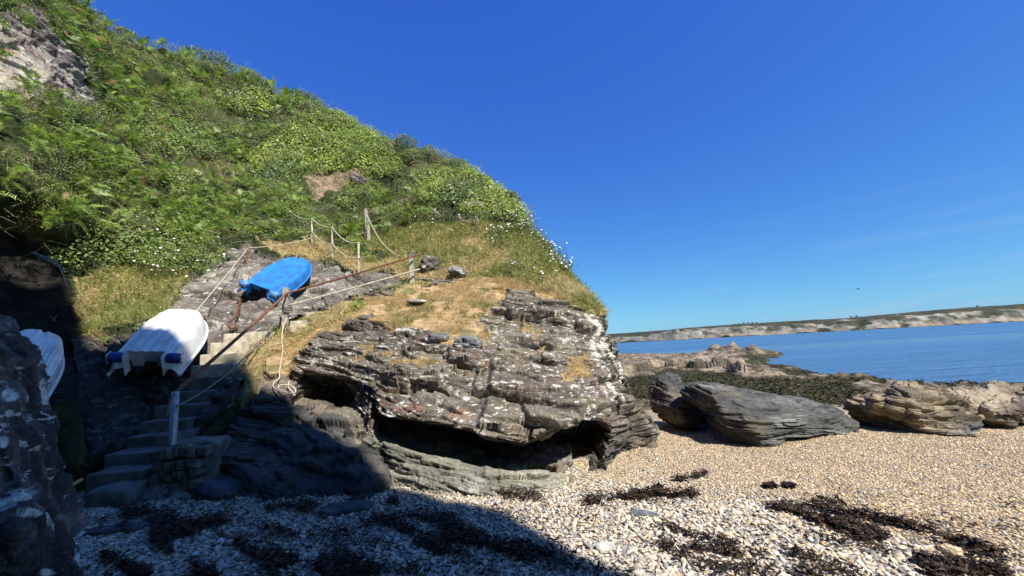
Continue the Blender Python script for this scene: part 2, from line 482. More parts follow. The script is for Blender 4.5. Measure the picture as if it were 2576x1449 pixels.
# ------------------------------------------------------------------ sea
def sea():
    m, t, b = nodes("sea_water")
    b.inputs['Base Color'].default_value = (0.055, 0.14, 0.25, 1)
    b.inputs['IOR'].default_value = 1.33
    tc = t.nodes.new('ShaderNodeTexCoord')
    mp = t.nodes.new('ShaderNodeMapping'); mp.inputs['Scale'].default_value = (0.7, 1.6, 1)
    mp.inputs['Rotation'].default_value = (0, 0, radians(-8))
    t.links.new(tc.outputs['Object'], mp.inputs['Vector'])
    n = t.nodes.new('ShaderNodeTexNoise'); n.inputs['Scale'].default_value = 1.6; n.inputs['Detail'].default_value = 6; n.inputs['Roughness'].default_value = 0.6
    t.links.new(mp.outputs[0], n.inputs['Vector'])
    # calm slicks and rippled lanes
    mp2 = t.nodes.new('ShaderNodeMapping'); mp2.inputs['Scale'].default_value = (0.0022, 0.024, 1)
    mp2.inputs['Rotation'].default_value = (0, 0, radians(-4))
    t.links.new(tc.outputs['Object'], mp2.inputs['Vector'])
    n2 = t.nodes.new('ShaderNodeTexNoise'); n2.inputs['Scale'].default_value = 1.0; n2.inputs['Detail'].default_value = 4
    t.links.new(mp2.outputs[0], n2.inputs['Vector'])
    mr = t.nodes.new('ShaderNodeMapRange'); mr.inputs['From Min'].default_value = 0.36; mr.inputs['From Max'].default_value = 0.46
    mr.inputs['To Min'].default_value = 0.10; mr.inputs['To Max'].default_value = 0.75
    t.links.new(n2.outputs['Fac'], mr.inputs['Value'])
    rr = t.nodes.new('ShaderNodeMapRange'); rr.inputs['From Min'].default_value = 0.36; rr.inputs['From Max'].default_value = 0.46
    rr.inputs['To Min'].default_value = 0.14; rr.inputs['To Max'].default_value = 0.34
    t.links.new(n2.outputs['Fac'], rr.inputs['Value']); t.links.new(rr.outputs[0], b.inputs['Roughness'])
    bp = t.nodes.new('ShaderNodeBump'); bp.inputs['Distance'].default_value = 0.35
    t.links.new(mr.outputs[0], bp.inputs['Strength'])
    mp3 = t.nodes.new('ShaderNodeMapping'); mp3.inputs['Scale'].default_value = (0.10, 0.42, 1); mp3.inputs['Rotation'].default_value = (0, 0, radians(-12))
    t.links.new(tc.outputs['Object'], mp3.inputs['Vector'])
    n3 = t.nodes.new('ShaderNodeTexNoise'); n3.inputs['Scale'].default_value = 1.0; n3.inputs['Detail'].default_value = 5; n3.inputs['Roughness'].default_value = 0.65
    t.links.new(mp3.outputs[0], n3.inputs['Vector'])
    b3 = t.nodes.new('ShaderNodeBump'); b3.inputs['Distance'].default_value = 2.0; b3.inputs['Strength'].default_value = 0.8
    t.links.new(n3.outputs['Fac'], b3.inputs['Height']); t.links.new(b3.outputs[0], bp.inputs['Normal'])
    t.links.new(n.outputs['Fac'], bp.inputs['Height']); t.links.new(bp.outputs[0], b.inputs['Normal'])
    V = [(-9000, 8, SEA), (14000, 8, SEA), (14000, 16000, SEA), (-9000, 16000, SEA)]
    o = mesh("sea", V, np.array([[0, 1, 2, 3]]), m)
    tag(o, kind='structure')
sea()

# ------------------------------------------------------------------ far headland
def headland():
    top = [(1380, 852), (1527, 840), (1616, 834), (1662, 831), (1734, 824), (1852, 815), (1953, 809), (2139, 799), (2291, 784), (2460, 771), (2576, 763), (2750, 748), (3000, 735)]
    cl = [(1380, 866), (1527, 852), (1616, 846), (1662, 838), (1700, 828), (1760, 828), (1852, 822), (1953, 822), (2050, 812), (2139, 807), (2207, 803), (2291, 797), (2375, 788), (2460, 783), (2576, 783), (2750, 775), (3000, 760)]
    def I(L, x): return np.interp(x, [p[0] for p in L], [p[1] for p in L])
    xs = np.linspace(1385, 2995, 900)
    dist = np.interp(xs, [1385, 1700, 2200, 2995], [2600, 2100, 1700, 1400])
    rows = []
    for k in range(46):
        v = k / 45
        if v < 0.62:
            u = v / 0.62
            zf = u; yoff = 30 * u ** 1.3
            base = np.stack([at(x, y, d) for x, y, d in zip(xs, I(cl, xs), dist)])
            foot = np.stack([[p[0], p[1], SEA - 2] for p in base])
            clp = np.stack([at(x, y, d) for x, y, d in zip(xs, I(cl, xs), dist)])
            P = foot.copy(); P[:, 2] = foot[:, 2] + (clp[:, 2] - foot[:, 2]) * zf
            P[:, 0] *= (dist + yoff) / dist; P[:, 1] += yoff
        elif v < 0.93:
            u = (v - 0.62) / 0.31
            a = np.stack([at(x, y, d) for x, y, d in zip(xs, I(cl, xs), dist)])
            b_ = np.stack([at(x, y, d + 170) for x, y, d in zip(xs, I(top, xs), dist)])
            a[:, 0] *= (dist + 30) / dist; a[:, 1] += 30
            P = a * (1 - u) + b_ * u
        else:
            u = (v - 0.93) / 0.07
            P = np.stack([at(x, y, d + 170) for x, y, d in zip(xs, I(top, xs), dist)])
            P[:, 1] += 400 * u; P[:, 2] -= 50 * u
        rows.append(P)
    A = np.stack(rows, 1)
    v = np.linspace(0, 1, 46)[None]
    cm = sstep(0.0, 0.1, v) * (1 - sstep(0.62, 0.75, v))
    but = fbm(np.stack([A[..., 0] / 40, A[..., 1] / 40, A[..., 2] / 60], -1), 4, 21, 0.4)
    A[..., 1] += cm * but * 16
    A[..., 2] += sstep(0.6, 0.8, v) * 2.2 * fbm(A / 45, 3, 22) * (1 - sstep(0.9, 1, v))
    n1 = fbm(A / np.array([28, 60, 16.0]), 4, 23)
    n2 = fbm(A / np.array([60, 60, 30.0]), 4, 24)
    xx = np.broadcast_to(xs[:, None], n1.shape)
    rocky = sstep(-0.08, 0.10, n2 * 0.95 + 0.36 - np.abs(v - 0.25) * 0.5 - sstep(0.58, 0.92, v) * 0.9)
    left = 1 - sstep(1640, 1760, xx)
    pale = lerp((0.085, 0.082, 0.062), (0.31, 0.28, 0.225), sstep(-0.3, 0.35, n1))
    tanr = np.array((0.30, 0.235, 0.165))
    pale = lerp(pale, np.broadcast_to(tanr, pale.shape), (1 - sstep(0.10, 0.30, v + n1 * 0.15)) * 0.8)
    pale = lerp(pale, np.broadcast_to((0.20, 0.19, 0.15), pale.shape), left * 0.8)
    heath = lerp((0.040, 0.043, 0.026), (0.068, 0.062, 0.04), sstep(-0.3, 0.4, fbm(A / 30, 4, 25)))
    c = lerp(heath, pale, rocky)
    c = lerp(c, np.broadcast_to((0.05, 0.045, 0.035), c.shape), 1 - sstep(0.02, 0.07, np.broadcast_to(v, n1.shape)))
    m = vcol_mat("far_heath_and_cliff", 0.95, 0.1, 0.05, 0.25, 0)
    o = mesh("headland", A.reshape(-1, 3), grid_faces(*A.shape[:2])[:, ::-1], m, col=c.reshape(-1, 3))
    tag(o, kind='structure')
    return dist
headland()

# ------------------------------------------------------------------ hillside
HILL = [
 # columns left to right, each from the foot up to the skyline: (px, py, distance)
 [(-700, 1200, 3.2), (-720, 1000, 3.6), (-720, 800, 4.2), (-700, 600, 4.8), (-640, 430, 5.4), (-560, 280, 6), (-480, 100, 7), (-400, -120, 8), (-300, -300, 10)],
 [(-20, 1150, 5.2), (-40, 1000, 5.8), (-60, 800, 7.5), (-60, 620, 8.0), (-40, 430, 7.5), (-30, 280, 8.4), (-40, 120, 8.9), (-20, -100, 10), (20, -250, 12)],
 [(230, 1190, 5.2), (215, 1030, 6.1), (180, 850, 8.0), (170, 690, 9.2), (150, 520, 8.7), (150, 360, 9.4), (150, 230, 10.3), (150, 100, 11.4), (195, 22, 13.5)],
 [(360, 1160, 5.5), (330, 1000, 6.6), (330, 830, 8.0), (330, 720, 9.3), (310, 570, 10.6), (300, 430, 11.7), (300, 300, 13), (316, 185, 14.5), (338, 112, 16)],
 [(480, 1130, 5.8), (500, 960, 7.0), (500, 820, 8.5), (500, 690, 10), (480, 560, 12), (470, 440, 14), (470, 320, 16), (480, 220, 17.8), (480, 160, 19)],
 [(600, 1010, 6.6), (630, 860, 8.2), (640, 760, 9.5), (650, 650, 11.2), (640, 540, 13.5), (640, 440, 15.8), (650, 360, 17.5), (670, 290, 19), (690, 235, 20.2)],
 [(720, 880, 8.3), (750, 805, 9.2), (775, 735, 10.4), (800, 640, 12.6), (800, 560, 14.7), (790, 470, 16.5), (790, 390, 18.2), (800, 328, 19.6), (810, 280, 21)],
 [(860, 820, 9.0), (900, 760, 10.0), (930, 710, 11), (940, 640, 12.8), (930, 570, 14.8), (930, 490, 16.6), (940, 420, 18.2), (950, 385, 19.2), (965, 360, 20.5)],
 [(1030, 790, 10.3), (1050, 735, 10.9), (1080, 690, 11.4), (1080, 630, 12.4), (1085, 560, 14), (1090, 510, 15.2), (1100, 465, 16.6), (1110, 435, 17.8), (1118, 417, 19)],
 [(1220, 790, 10.1), (1230, 735, 10.45), (1240, 690, 10.8), (1240, 640, 11.6), (1240, 590, 12.6), (1240, 550, 13.5), (1240, 518, 14.4), (1238, 498, 15.2), (1242, 482, 16.5)],
 [(1340, 800, 9.7), (1350, 750, 9.95), (1360, 720, 9.9), (1365, 690, 10.4), (1365, 660, 10.9), (1362, 637, 11.5), (1358, 617, 12), (1350, 612, 12.6), (1338, 592, 13.5)],
 [(1430, 810, 9.4), (1440, 772, 9.5), (1448, 757, 9.55), (1452, 747, 9.5), (1453, 737, 9.8), (1453, 727, 10.2), (1448, 726, 10.6), (1445, 720, 11), (1440, 712, 11.8)],
 [(1490, 830, 9.2), (1496, 810, 9.3), (1500, 806, 9.35), (1502, 805, 9.4), (1504, 806, 9.5), (1502, 808, 9.7), (1500, 810, 9.9), (1499, 811, 10.2), (1498, 812, 10.8)],
]
def hill_ctrl():
    C = np.array([[at(*p) for p in c] for c in HILL])
    r = C[:, -1]
    b1 = r + np.array([0.2, 3.5, -0.7]); b2 = r + np.array([0.4, 12, -3.0])
    b1[:2] = r[:2] + np.array([-2.0, 2.0, -3.5]); b2[:2] = r[:2] + np.array([-4.5, 8, -9.0])
    b1[2] = r[2] + np.array([-0.8, 3.0, -2.0]); b2[2] = r[2] + np.array([-1.5, 10, -6.0])
    low = C[:, 0] + np.array([0.1, 0.5, -2.5])
    C = np.concatenate([low[:, None], C, b1[:, None], b2[:, None]], 1)
    last = C[-1].copy(); last[:, 0] -= 0.3; last[:, 1] += 4; last[:, 2] -= 1.5
    l2 = C[-1].copy(); l2[:, 0] += 0.0; l2[:, 1] += 12; l2[:, 2] = -1.5
    return np.concatenate([C, last[None], l2[None]], 0)

ROCKFACE = [(-60, 40), (0, 30), (70, 15), (115, 60), (155, 140), (205, 150), (240, 225), (237, 262), (180, 268), (110, 243), (60, 250), (-60, 225)]
IVY1 = [(620, 400), (690, 350), (760, 285), (880, 285), (960, 345), (1020, 420), (960, 455), (890, 425), (770, 440), (740, 490), (650, 480)]
IVY2 = [(1040, 440), (1180, 430), (1300, 500), (1350, 580), (1290, 565), (1150, 530), (1060, 500)]
IVY3 = [(545, 235), (620, 215), (690, 245), (680, 275), (560, 275)]
IVY4 = [(270, 590), (400, 560), (520, 590), (560, 640), (470, 690), (400, 690), (290, 640)]
SOILP = [(755, 450), (860, 415), (925, 450), (885, 482), (790, 492)]
SLAB = [(455, 720), (540, 645), (630, 615), (660, 640), (800, 655), (870, 690), (960, 680), (1035, 712), (900, 765), (725, 822), (690, 830), (640, 850), (600, 1000), (430, 1160), (230, 1200), (180, 860), (330, 830), (420, 800)]
DRYP = [(640, 612), (780, 605), (900, 640), (1010, 655), (1040, 720), (960, 690), (880, 690), (820, 660), (700, 640)]
GRASSP = [(880, 600), (1060, 560), (1180, 560), (1290, 570), (1380, 600), (1470, 700), (1525, 800), (1480, 830), (1250, 760), (1030, 740), (1000, 660)]
HOLLOW = [(-300, 540), (30, 570), (110, 615), (160, 660), (182, 730), (196, 800), (210, 880), (215, 1000), (-300, 1100)]
GRASSL = [(190, 700), (300, 670), (480, 690), (470, 790), (330, 820), (200, 860)]

Hctrl = hill_ctrl()
HA = loft(Hctrl, 0.07, 0.42, 0.42)
HN = gnormals(HA)
if HN[HA.shape[0] // 2, HA.shape[1] // 2, 1] > 0: HN = -HN
hp = proj(HA.reshape(-1, 3)).reshape(HA.shape[:2] + (2,))
def msk(q, poly, P=None, wob=18.0, sc=1.4, seed=30):
    s = q.shape[:-1]
    q2 = q.reshape(-1, 2)
    if P is not None:
        p = P.reshape(-1, 3)
        q2 = q2 + wob * np.stack([fbm(p * sc, 3, seed), fbm(p * sc, 3, seed + 7)], -1)
    return inpoly(q2, poly).reshape(s)
h_slab = msk(hp, SLAB, HA, 10).astype(float)
h_face = msk(hp, ROCKFACE, HA, 20).astype(float)
bare = np.maximum(h_slab, h_face)
FACE_SRC = []
STAIRWAY = [(196, 1250), (212, 1192), (258, 1143), (312, 1099), (345, 1061), (380, 1022), (416, 986), (446, 950), (473, 918), (496, 890), (522, 861), (556, 832), (690, 826), (650, 862), (618, 890), (600, 919), (580, 951), (564, 985), (530, 1020), (484, 1060), (454, 1098), (418, 1140), (374, 1190), (335, 1250)]
def hill_detail():
    global HA
    bill = np.abs(fbm(HA * 0.75, 3, 40)) * 0.9 + 0.35 * fbm(HA * 1.9, 3, 41)
    d = bill * (0.42 + 0.03 * np.clip(HA[..., 1] - 9, 0, 10)) * (1 - bare)
    gr = np.maximum(msk(hp, GRASSP), msk(hp, GRASSL)) | msk(hp, DRYP)
    d = d * np.where(gr, 0.45, 1.0)
    dr = strata(HA, (0.10, -0.35, 0.92), [(0.5, 1.4, 0.22), (0.2, 0.8, 0.14)], seed=4)
    FACE_SRC.append(HA.copy())
    d = d - h_slab * 0.16 - h_face * 0.25 - 0.4 * inpoly(hp.reshape(-1, 2), STAIRWAY).reshape(d.shape)
    HA = HA + HN * d[..., None]
hill_detail()
HN = gnormals(HA)
if HN[HA.shape[0] // 2, HA.shape[1] // 2, 1] > 0: HN = -HN
def hillside():
    n1 = fbm(HA * 1.2, 4, 60); n2 = fbm(HA * 4.0, 3, 61)
    c = lerp((0.026, 0.036, 0.012), (0.07, 0.068, 0.03), sstep(-0.2, 0.4, n1 + 0.3 * n2))
    dry = ((hp[..., 1] > 775) & (hp[..., 0] > 600)) | msk(hp, GRASSP, HA) | msk(hp, DRYP, HA) | msk(hp, GRASSL, HA)
    cd = lerp((0.28, 0.21, 0.10), (0.17, 0.155, 0.065), sstep(-0.2, 0.3, n1))
    c = np.where(dry[..., None], cd, c)
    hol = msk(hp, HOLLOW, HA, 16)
    c = np.where(hol[..., None], lerp((0.014, 0.013, 0.011), (0.035, 0.030, 0.024), sstep(-0.3, 0.3, n1)), c)  # near-black colour deepens the shade inside the hollow
    so = msk(hp, SOILP, HA, 30)
    cs = lerp((0.27, 0.195, 0.125), (0.13, 0.10, 0.06), sstep(-0.2, 0.4, n2))
    c = np.where(so[..., None], cs, c)
    # bare slab: grey slate, pale weathering
    cr = lerp((0.105, 0.10, 0.092), (0.185, 0.172, 0.15), sstep(-0.3, 0.3, fbm(HA * np.array([2, 2, 5.0]), 4, 62)))
    li = 0.35 * sstep(0.16, 0.30, fbm(HA * np.array([3, 3, 6.0]), 3, 63))
    cr = lerp(cr, np.broadcast_to((0.42, 0.39, 0.33), cr.shape), li * 0.9)
    cr = lerp(cr, np.broadcast_to((0.135, 0.108, 0.095), cr.shape), sstep(0.1, 0.35, fbm(HA * 1.1, 3, 64)) * 0.4)
    shade_mask = msk(hp, [(150, 850), (300, 835), (420, 835), (480, 870), (620, 900), (640, 1250), (150, 1250)], HA, 12, 1.4, 67)
    cr = np.where(shade_mask[..., None], cr * 0.36, cr)  # slab colour darkened where the cast shade covers it
    c = lerp(c, cr, h_slab)
    cf = lerp((0.20, 0.165, 0.15), (0.40, 0.37, 0.31), sstep(-0.15, 0.25, fbm(HA * np.array([0.9, 0.9, 0.9]), 4, 65)))
    cf = lerp(cf, np.broadcast_to((0.10, 0.075, 0.07), cf.shape), sstep(0.05, 0.25, fbm(HA * np.array([2.2, 2.2, 1.0]), 4, 66)) * 0.8)
    c = lerp(c, cf, h_face)
    mats = [M_SOIL, M_SLAB, M_STEEP]
    fc = grid_faces(*HA.shape[:2])
    bi = (h_slab.reshape(-1)[fc].mean(1) > 0.5).astype(np.int32) + 2 * (h_face.reshape(-1)[fc].mean(1) > 0.5)
    bi = np.minimum(bi, 2)
    o = mesh("hillside", HA.reshape(-1, 3), fc[:, ::-1], mats, col=np.concatenate([c, (np.maximum(h_slab, 0.5 * h_face) * np.where(shade_mask, 0.3, 1.0))[..., None]], -1).reshape(-1, 4), mids=bi)
    tag(o, kind='structure')
hillside()

def patch(maskv, k, flip_ref=1):
    """a finer piece cut out of the slope: the region where maskv > 0.5, k times denser"""
    A0 = FACE_SRC[0]
    ii, jj = np.nonzero(maskv > 0.5)
    A0 = A0[max(0, ii.min() - 2):ii.max() + 3, max(0, jj.min() - 2):jj.max() + 3]
    def up(B):
        n = len(B); t = np.linspace(0, n - 1, (n - 1) * k + 1); i = np.minimum(t.astype(int), n - 2); f = (t - i)[:, None, None]
        return B[i] * (1 - f) + B[i + 1] * f
    A = np.swapaxes(up(np.swapaxes(up(A0), 0, 1)), 0, 1)
    N = gnormals(A)
    if np.median(N[..., 1]) > 0: N = -N
    return A, N, proj(A.reshape(-1, 3)).reshape(A.shape[:2] + (2,))

def cut(name, A, c, keep, mat):
    fc = grid_faces(*A.shape[:2])
    fc = fc[keep.reshape(-1)[fc].all(1)]
    used = np.unique(fc); mp = np.zeros(A.shape[0] * A.shape[1], int); mp[used] = np.arange(len(used))
    o = mesh(name, A.reshape(-1, 3)[used], mp[fc], mat, col=c.reshape(-1, 4)[used])
    return tag(o, kind='structure')

def rock_face():
    A, N, q = patch(h_face, 3)
    keep = msk(q, ROCKFACE, A, 24)
    slabm = msk(q, [(-80, 150), (90, 110), (130, 140), (120, 235), (60, 255), (-80, 240)], A, 20, 1.2, 68).astype(float)
    d = strata(A, (0.75, 0.25, 0.5), [(0.42, 0.8, 0.40), (0.15, 0.4, 0.22), (0.055, 0.2, 0.09)], 0.15, seed=5, crack=0.7) * (1 - 0.7 * slabm)
    A = A + N * (d + 0.05)[..., None]
    n1 = fbm(A * 1.8, 4, 65)
    c = lerp((0.11, 0.09, 0.085), (0.27, 0.24, 0.21), sstep(-0.25, 0.3, n1))
    c = lerp(c, lerp((0.26, 0.225, 0.175), (0.42, 0.38, 0.30), sstep(-0.3, 0.3, fbm(A * 4, 3, 66))), slabm * 0.9)
    c = lerp(c, np.broadcast_to((0.13, 0.085, 0.08), c.shape), sstep(0.12, 0.3, fbm(A * 1.1, 3, 69)) * 0.8)
    c = np.concatenate([c, np.full(c.shape[:2] + (1,), 0.8)], -1)
    cut("rock_face", A, c, keep, M_STEEP)
rock_face()

def rock_slab():
    A, N, q = patch(h_slab, 3)
    A = A.astype(np.float32); N = N.astype(np.float32)
    keep = msk(q, SLAB, A, 22, 2.4, 30)
    d = strata(A, (0.16, -0.42, 0.89), [(0.34, 1.1, 0.22), (0.12, 0.6, 0.10), (0.04, 0.3, 0.035)], 0.08, seed=4, crack=0.9) + 0.05 * fbm(A * 1.3, 3, 59)
    d = d - 0.42 * inpoly(q.reshape(-1, 2), STAIRWAY).reshape(d.shape)
    A = A + N * (d + 0.03)[..., None]
    n1 = fbm(bedc(A, (0.16, -0.42, 0.89), 1.4, 9), 4, 62)
    c = lerp((0.10, 0.092, 0.080), (0.20, 0.182, 0.152), sstep(-0.3, 0.3, n1))
    c = lerp(c, np.broadcast_to((0.40, 0.37, 0.31), c.shape), sstep(0.24, 0.34, fbm(A * np.array([5, 5, 9.0]), 4, 63)) * 0.7)
    c = lerp(c, np.broadcast_to((0.13, 0.10, 0.085), c.shape), sstep(0.1, 0.35, fbm(A * 1.1, 3, 64)) * 0.5)
    shade_mask = msk(q, [(150, 850), (300, 835), (420, 835), (480, 870), (600, 900), (640, 1250), (150, 1250)], A, 12, 1.4, 67)
    c = np.where(shade_mask[..., None], c * 0.36, c)  # painted shade below the boats and beside the steps
    c = np.concatenate([c, np.where(shade_mask, 0.3, 1.0)[..., None]], -1)
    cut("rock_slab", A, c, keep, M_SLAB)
rock_slab()

# ------------------------------------------------------------------ rock headland at the foot of the hill
BUL = [
 # each column from the top (inside the hill) down to the foot
 [(700, 800, 9.6), (690, 835, 8.8), (672, 880, 8.0), (655, 930, 7.3), (628, 985, 6.7), (610, 1040, 6.2), (580, 1095, 5.85), (555, 1150, 5.5), (535, 1200, 5.2), (515, 1255, 0), None],
 [(750, 795, 9.7), (742, 830, 9.0), (735, 870, 8.3), (728, 915, 7.6), (728, 965, 7.0), (725, 1010, 6.6), (710, 1060, 6.2), (690, 1110, 5.8), (680, 1170, 5.3), (668, 1268, 0), None],
 [(810, 775, 9.8), (800, 805, 9.1), (790, 850, 8.2), (778, 895, 7.5), (768, 932, 7.15), (772, 942, 7.6), (785, 985, 7.5), (800, 1012, 6.8), (800, 1080, 6.0), (812, 1272, 0), None],
 [(890, 745, 10.1), (880, 775, 9.4), (862, 830, 8.3), (852, 885, 7.5), (848, 945, 6.95), (852, 952, 8.1), (862, 1000, 8.0), (872, 1026, 6.85), (880, 1090, 5.8), (902, 1270, 0), None],
 [(965, 722, 10.4), (955, 752, 9.7), (938, 810, 8.5), (926, 880, 7.5), (920, 950, 6.6), (924, 975, 6.5), (926, 1010, 6.3), (930, 1062, 5.9), (950, 1130, 5.5), (985, 1232, 0), None],
 [(990, 718, 10.5), (980, 748, 9.8), (970, 805, 8.6), (962, 880, 7.3), (958, 960, 6.35), (955, 1038, 5.5), (957, 1044, 6.6), (960, 1095, 6.2), (968, 1112, 5.42), (1000, 1225, 0), None],
 [(1070, 705, 10.7), (1060, 738, 10), (1052, 800, 8.6), (1046, 880, 7.05), (1046, 960, 6.05), (1050, 1052, 5.15), (1055, 1057, 6.6), (1060, 1132, 6.0), (1062, 1142, 5.25), (1090, 1238, 0), None],
 [(1195, 700, 10.5), (1190, 732, 9.8), (1182, 800, 8.4), (1180, 880, 6.75), (1185, 960, 5.75), (1190, 1082, 4.9), (1195, 1088, 6.6), (1196, 1165, 5.7), (1196, 1174, 4.96), (1200, 1246, 0), None],
 [(1300, 708, 10.3), (1300, 738, 9.6), (1300, 800, 8.3), (1300, 880, 6.6), (1304, 970, 5.65), (1310, 1112, 4.82), (1310, 1117, 6.4), (1310, 1186, 5.4), (1310, 1195, 4.8), (1310, 1250, 0), None],
 [(1400, 730, 10.0), (1400, 758, 9.3), (1400, 812, 8.1), (1400, 880, 6.6), (1404, 960, 5.75), (1408, 1062, 5.05), (1405, 1070, 6.4), (1400, 1178, 5.5), (1396, 1192, 5.08), (1412, 1224, 0), None],
 [(1468, 752, 9.7), (1470, 780, 9.0), (1474, 828, 8.1), (1480, 890, 6.8), (1490, 960, 6.0), (1498, 1056, 5.3), (1485, 1066, 6.5), (1468, 1185, 5.6), (1466, 1202, 5.15), (1468, 1212, 0), None],
 [(1510, 772, 9.7), (1514, 798, 9.0), (1522, 842, 8.3), (1530, 890, 7.15), (1535, 960, 6.45), (1543, 1050, 5.75), (1540, 1090, 5.6), (1526, 1140, 5.4), (1512, 1180, 5.22), (1502, 1202, 0), None],
 [(1518, 800, 10), (1524, 828, 9.4), (1538, 872, 8.7), (1550, 930, 7.7), (1572, 978, 7.2), (1590, 1015, 6.9), (1600, 1055, 6.65), (1598, 1088, 6.5), (1588, 1112, 6.45), (1572, 1150, 0), None],
 [(1512, 800, 10.8), (1521, 832, 10.1), (1538, 875, 9.6), (1554, 934, 9.1), (1583, 987, 8.7), (1623, 1032, 8.2), (1648, 1064, 7.7), (1655, 1082, 7.4), (1650, 1100, 7.1), (1632, 1122, 0), None],
]
TANP = [(690, 850), (745, 825), (800, 795), (930, 745), (1040, 715), (1180, 700), (1290, 700), (1262, 745), (1262, 780), (1200, 800), (1215, 868), (1120, 862), (1060, 815), (990, 822), (930, 795), (870, 815), (810, 838), (775, 870), (750, 920), (690, 935), (665, 900)]
TOPG = [(1240, 680), (1340, 690), (1530, 775), (1515, 795), (1440, 765), (1330, 728), (1250, 728)]
SPOT = [[(890, 870), (940, 865), (960, 895), (900, 905)], [(970, 900), (1080, 900), (1120, 925), (1000, 930)], [(1330, 800), (1350, 800), (1352, 860), (1335, 850)], [(1430, 880), (1470, 900), (1470, 960), (1440, 960)], [(1180, 820), (1220, 830), (1225, 870), (1190, 860)]]
def bulge():
    C = []
    for c in BUL:
        foot = at(c[-2][0], c[-2][1], gY(*c[-2][:2]) + 0.03)
        C.append([at(*p) for p in c[:-2]] + [foot, foot + np.array([0, 0.02, -0.45])])
    C = np.array(C)
    l0 = C[0] + np.array([-0.45, 0.55, 0]); l0[:, 2] -= 0.9
    lm = l0 + np.array([-0.9, 0.6, 0]); lm[:, 2] -= 0.6
    C = np.concatenate([lm[None], l0[None], C], 0)
    l1 = C[-1] + np.array([-0.5, 2.5, -0.1]); l2 = C[-1] + np.array([-1.5, 7, -0.3])
    C = np.concatenate([C, l1[None], l2[None]], 0)
    A = loft(C, 0.0125, 0.3, 0.22)
    # coarse bends of the outline before the bedding is cut
    N = gnormals(A)
    if N[A.shape[0] // 2, A.shape[1] // 4, 1] > 0: N = -N
    A = A + N * (0.07 * fbm(A * 1.1, 3, 70))[..., None]
    q = proj(A.reshape(-1, 3)).reshape(A.shape[:2] + (2,))
    soft = np.maximum.reduce([msk(q, TANP, A, 30, 2.2, 71), msk(q, TOPG, A, 14, 2, 72)] + [msk(q, s, A, 42, 4.5, 73) for s in SPOT]).astype(float)
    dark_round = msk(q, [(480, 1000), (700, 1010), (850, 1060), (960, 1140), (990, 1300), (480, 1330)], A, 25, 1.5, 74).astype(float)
    N = gnormals(A)
    if N[A.shape[0] // 2, A.shape[1] // 4, 1] > 0: N = -N
    big = strata(A, (0.17, -0.05, 0.98), [(0.62, 1.3, 0.24), (0.23, 0.8, 0.17), (0.085, 0.45, 0.095), (0.03, 0.25, 0.03)], 0.05, seed=11, crack=0.6)
    big = big + 0.02 * fbm(A * 9, 3, 75)
    sm = 0.06 * fbm(A * 2.5, 4, 76)
    shelfm = msk(q, [(940, 1075), (1060, 1115), (1320, 1180), (1430, 1190), (1440, 1270), (960, 1290), (900, 1120)], A, 10, 2, 83)
    big = np.where(shelfm, strata(A, (0.14, -0.02, 0.99), [(0.16, 1.2, 0.10), (0.06, 0.5, 0.07), (0.024, 0.25, 0.025)], 0.06, seed=12, crack=0.7), big)
    d = big * (1 - 0.75 * soft) * (1 - 0.1 * dark_round) + sm * np.maximum(soft, dark_round) * 1.2
    D = N * 0.45 + np.array([0.08, -0.50, 0.22])
    A = A + D * d[..., None]
    # own colours of the rock, with shade painted on its rounded foot
    sB = A @ np.array([0.17, -0.05, 0.984])
    st = np.stack([A[..., 0] * 1.5, A[..., 1] * 1.5, sB * 9], -1)
    n1 = fbm(st, 4, 80)
    c = lerp((0.072, 0.063, 0.050), (0.172, 0.149, 0.115), sstep(-0.35, 0.35, n1))
    pur = sstep(0.0, 0.25, fbm(A * np.array([1.3, 1.3, 1.8]), 3, 81) - 0.05)
    c = lerp(c, np.broadcast_to((0.14, 0.108, 0.094), c.shape), pur * 0.75)
    brn = sstep(0.05, 0.3, fbm(np.stack([A[..., 0] * 2, A[..., 1] * 2, sB * 5], -1), 3, 82))
    c = lerp(c, np.broadcast_to((0.19, 0.15, 0.10), c.shape), brn * 0.5)
    shelf = msk(q, [(940, 1075), (1060, 1115), (1320, 1180), (1430, 1190), (1430, 1260), (960, 1270), (900, 1120)], A, 14, 2, 83)
    c = np.where(shelf[..., None], lerp((0.15, 0.15, 0.115), (0.25, 0.24, 0.185), sstep(-0.3, 0.3, n1)), c)
    lm = msk(q, [(740, 860), (1000, 830), (1260, 760), (1480, 780), (1570, 900), (1570, 1060), (1300, 1100), (920, 1040), (760, 940)], A, 25, 2, 84)
    lich = fbm(np.stack([A[..., 0] * 3.6, A[..., 1] * 3.6, sB * 9.5], -1), 5, 85) + 0.18 * fbm(A * 1.1, 2, 86)
    lk = np.where(lm, sstep(0.31, 0.35, lich), sstep(0.38, 0.44, lich) * 0.5)
    c = lerp(c, lerp((0.40, 0.385, 0.33), (0.54, 0.52, 0.46), sstep(0, 0.4, fbm(A * 20, 2, 87))), lk * 0.85)
    # quartz veins on the right corner
    qz = msk(q, [(1470, 790), (1530, 800), (1560, 900), (1570, 1000), (1540, 1010), (1500, 900)], A, 14, 3, 88)
    vein = sstep(0.05, 0.14, fbm(np.stack([A[..., 0] * 5 + A[..., 2] * 1.5, A[..., 1] * 3, A[..., 2] * 1.2], -1), 3, 89))
    c = lerp(c, np.broadcast_to((0.52, 0.49, 0.42), c.shape), qz * vein * 0.9)
    red = msk(q, [(935, 1000), (1180, 1020), (1180, 1042), (935, 1025)], A, 10, 3, 90) | msk(q, [(1160, 905), (1230, 915), (1230, 940), (1165, 935)], A, 8, 3, 91)
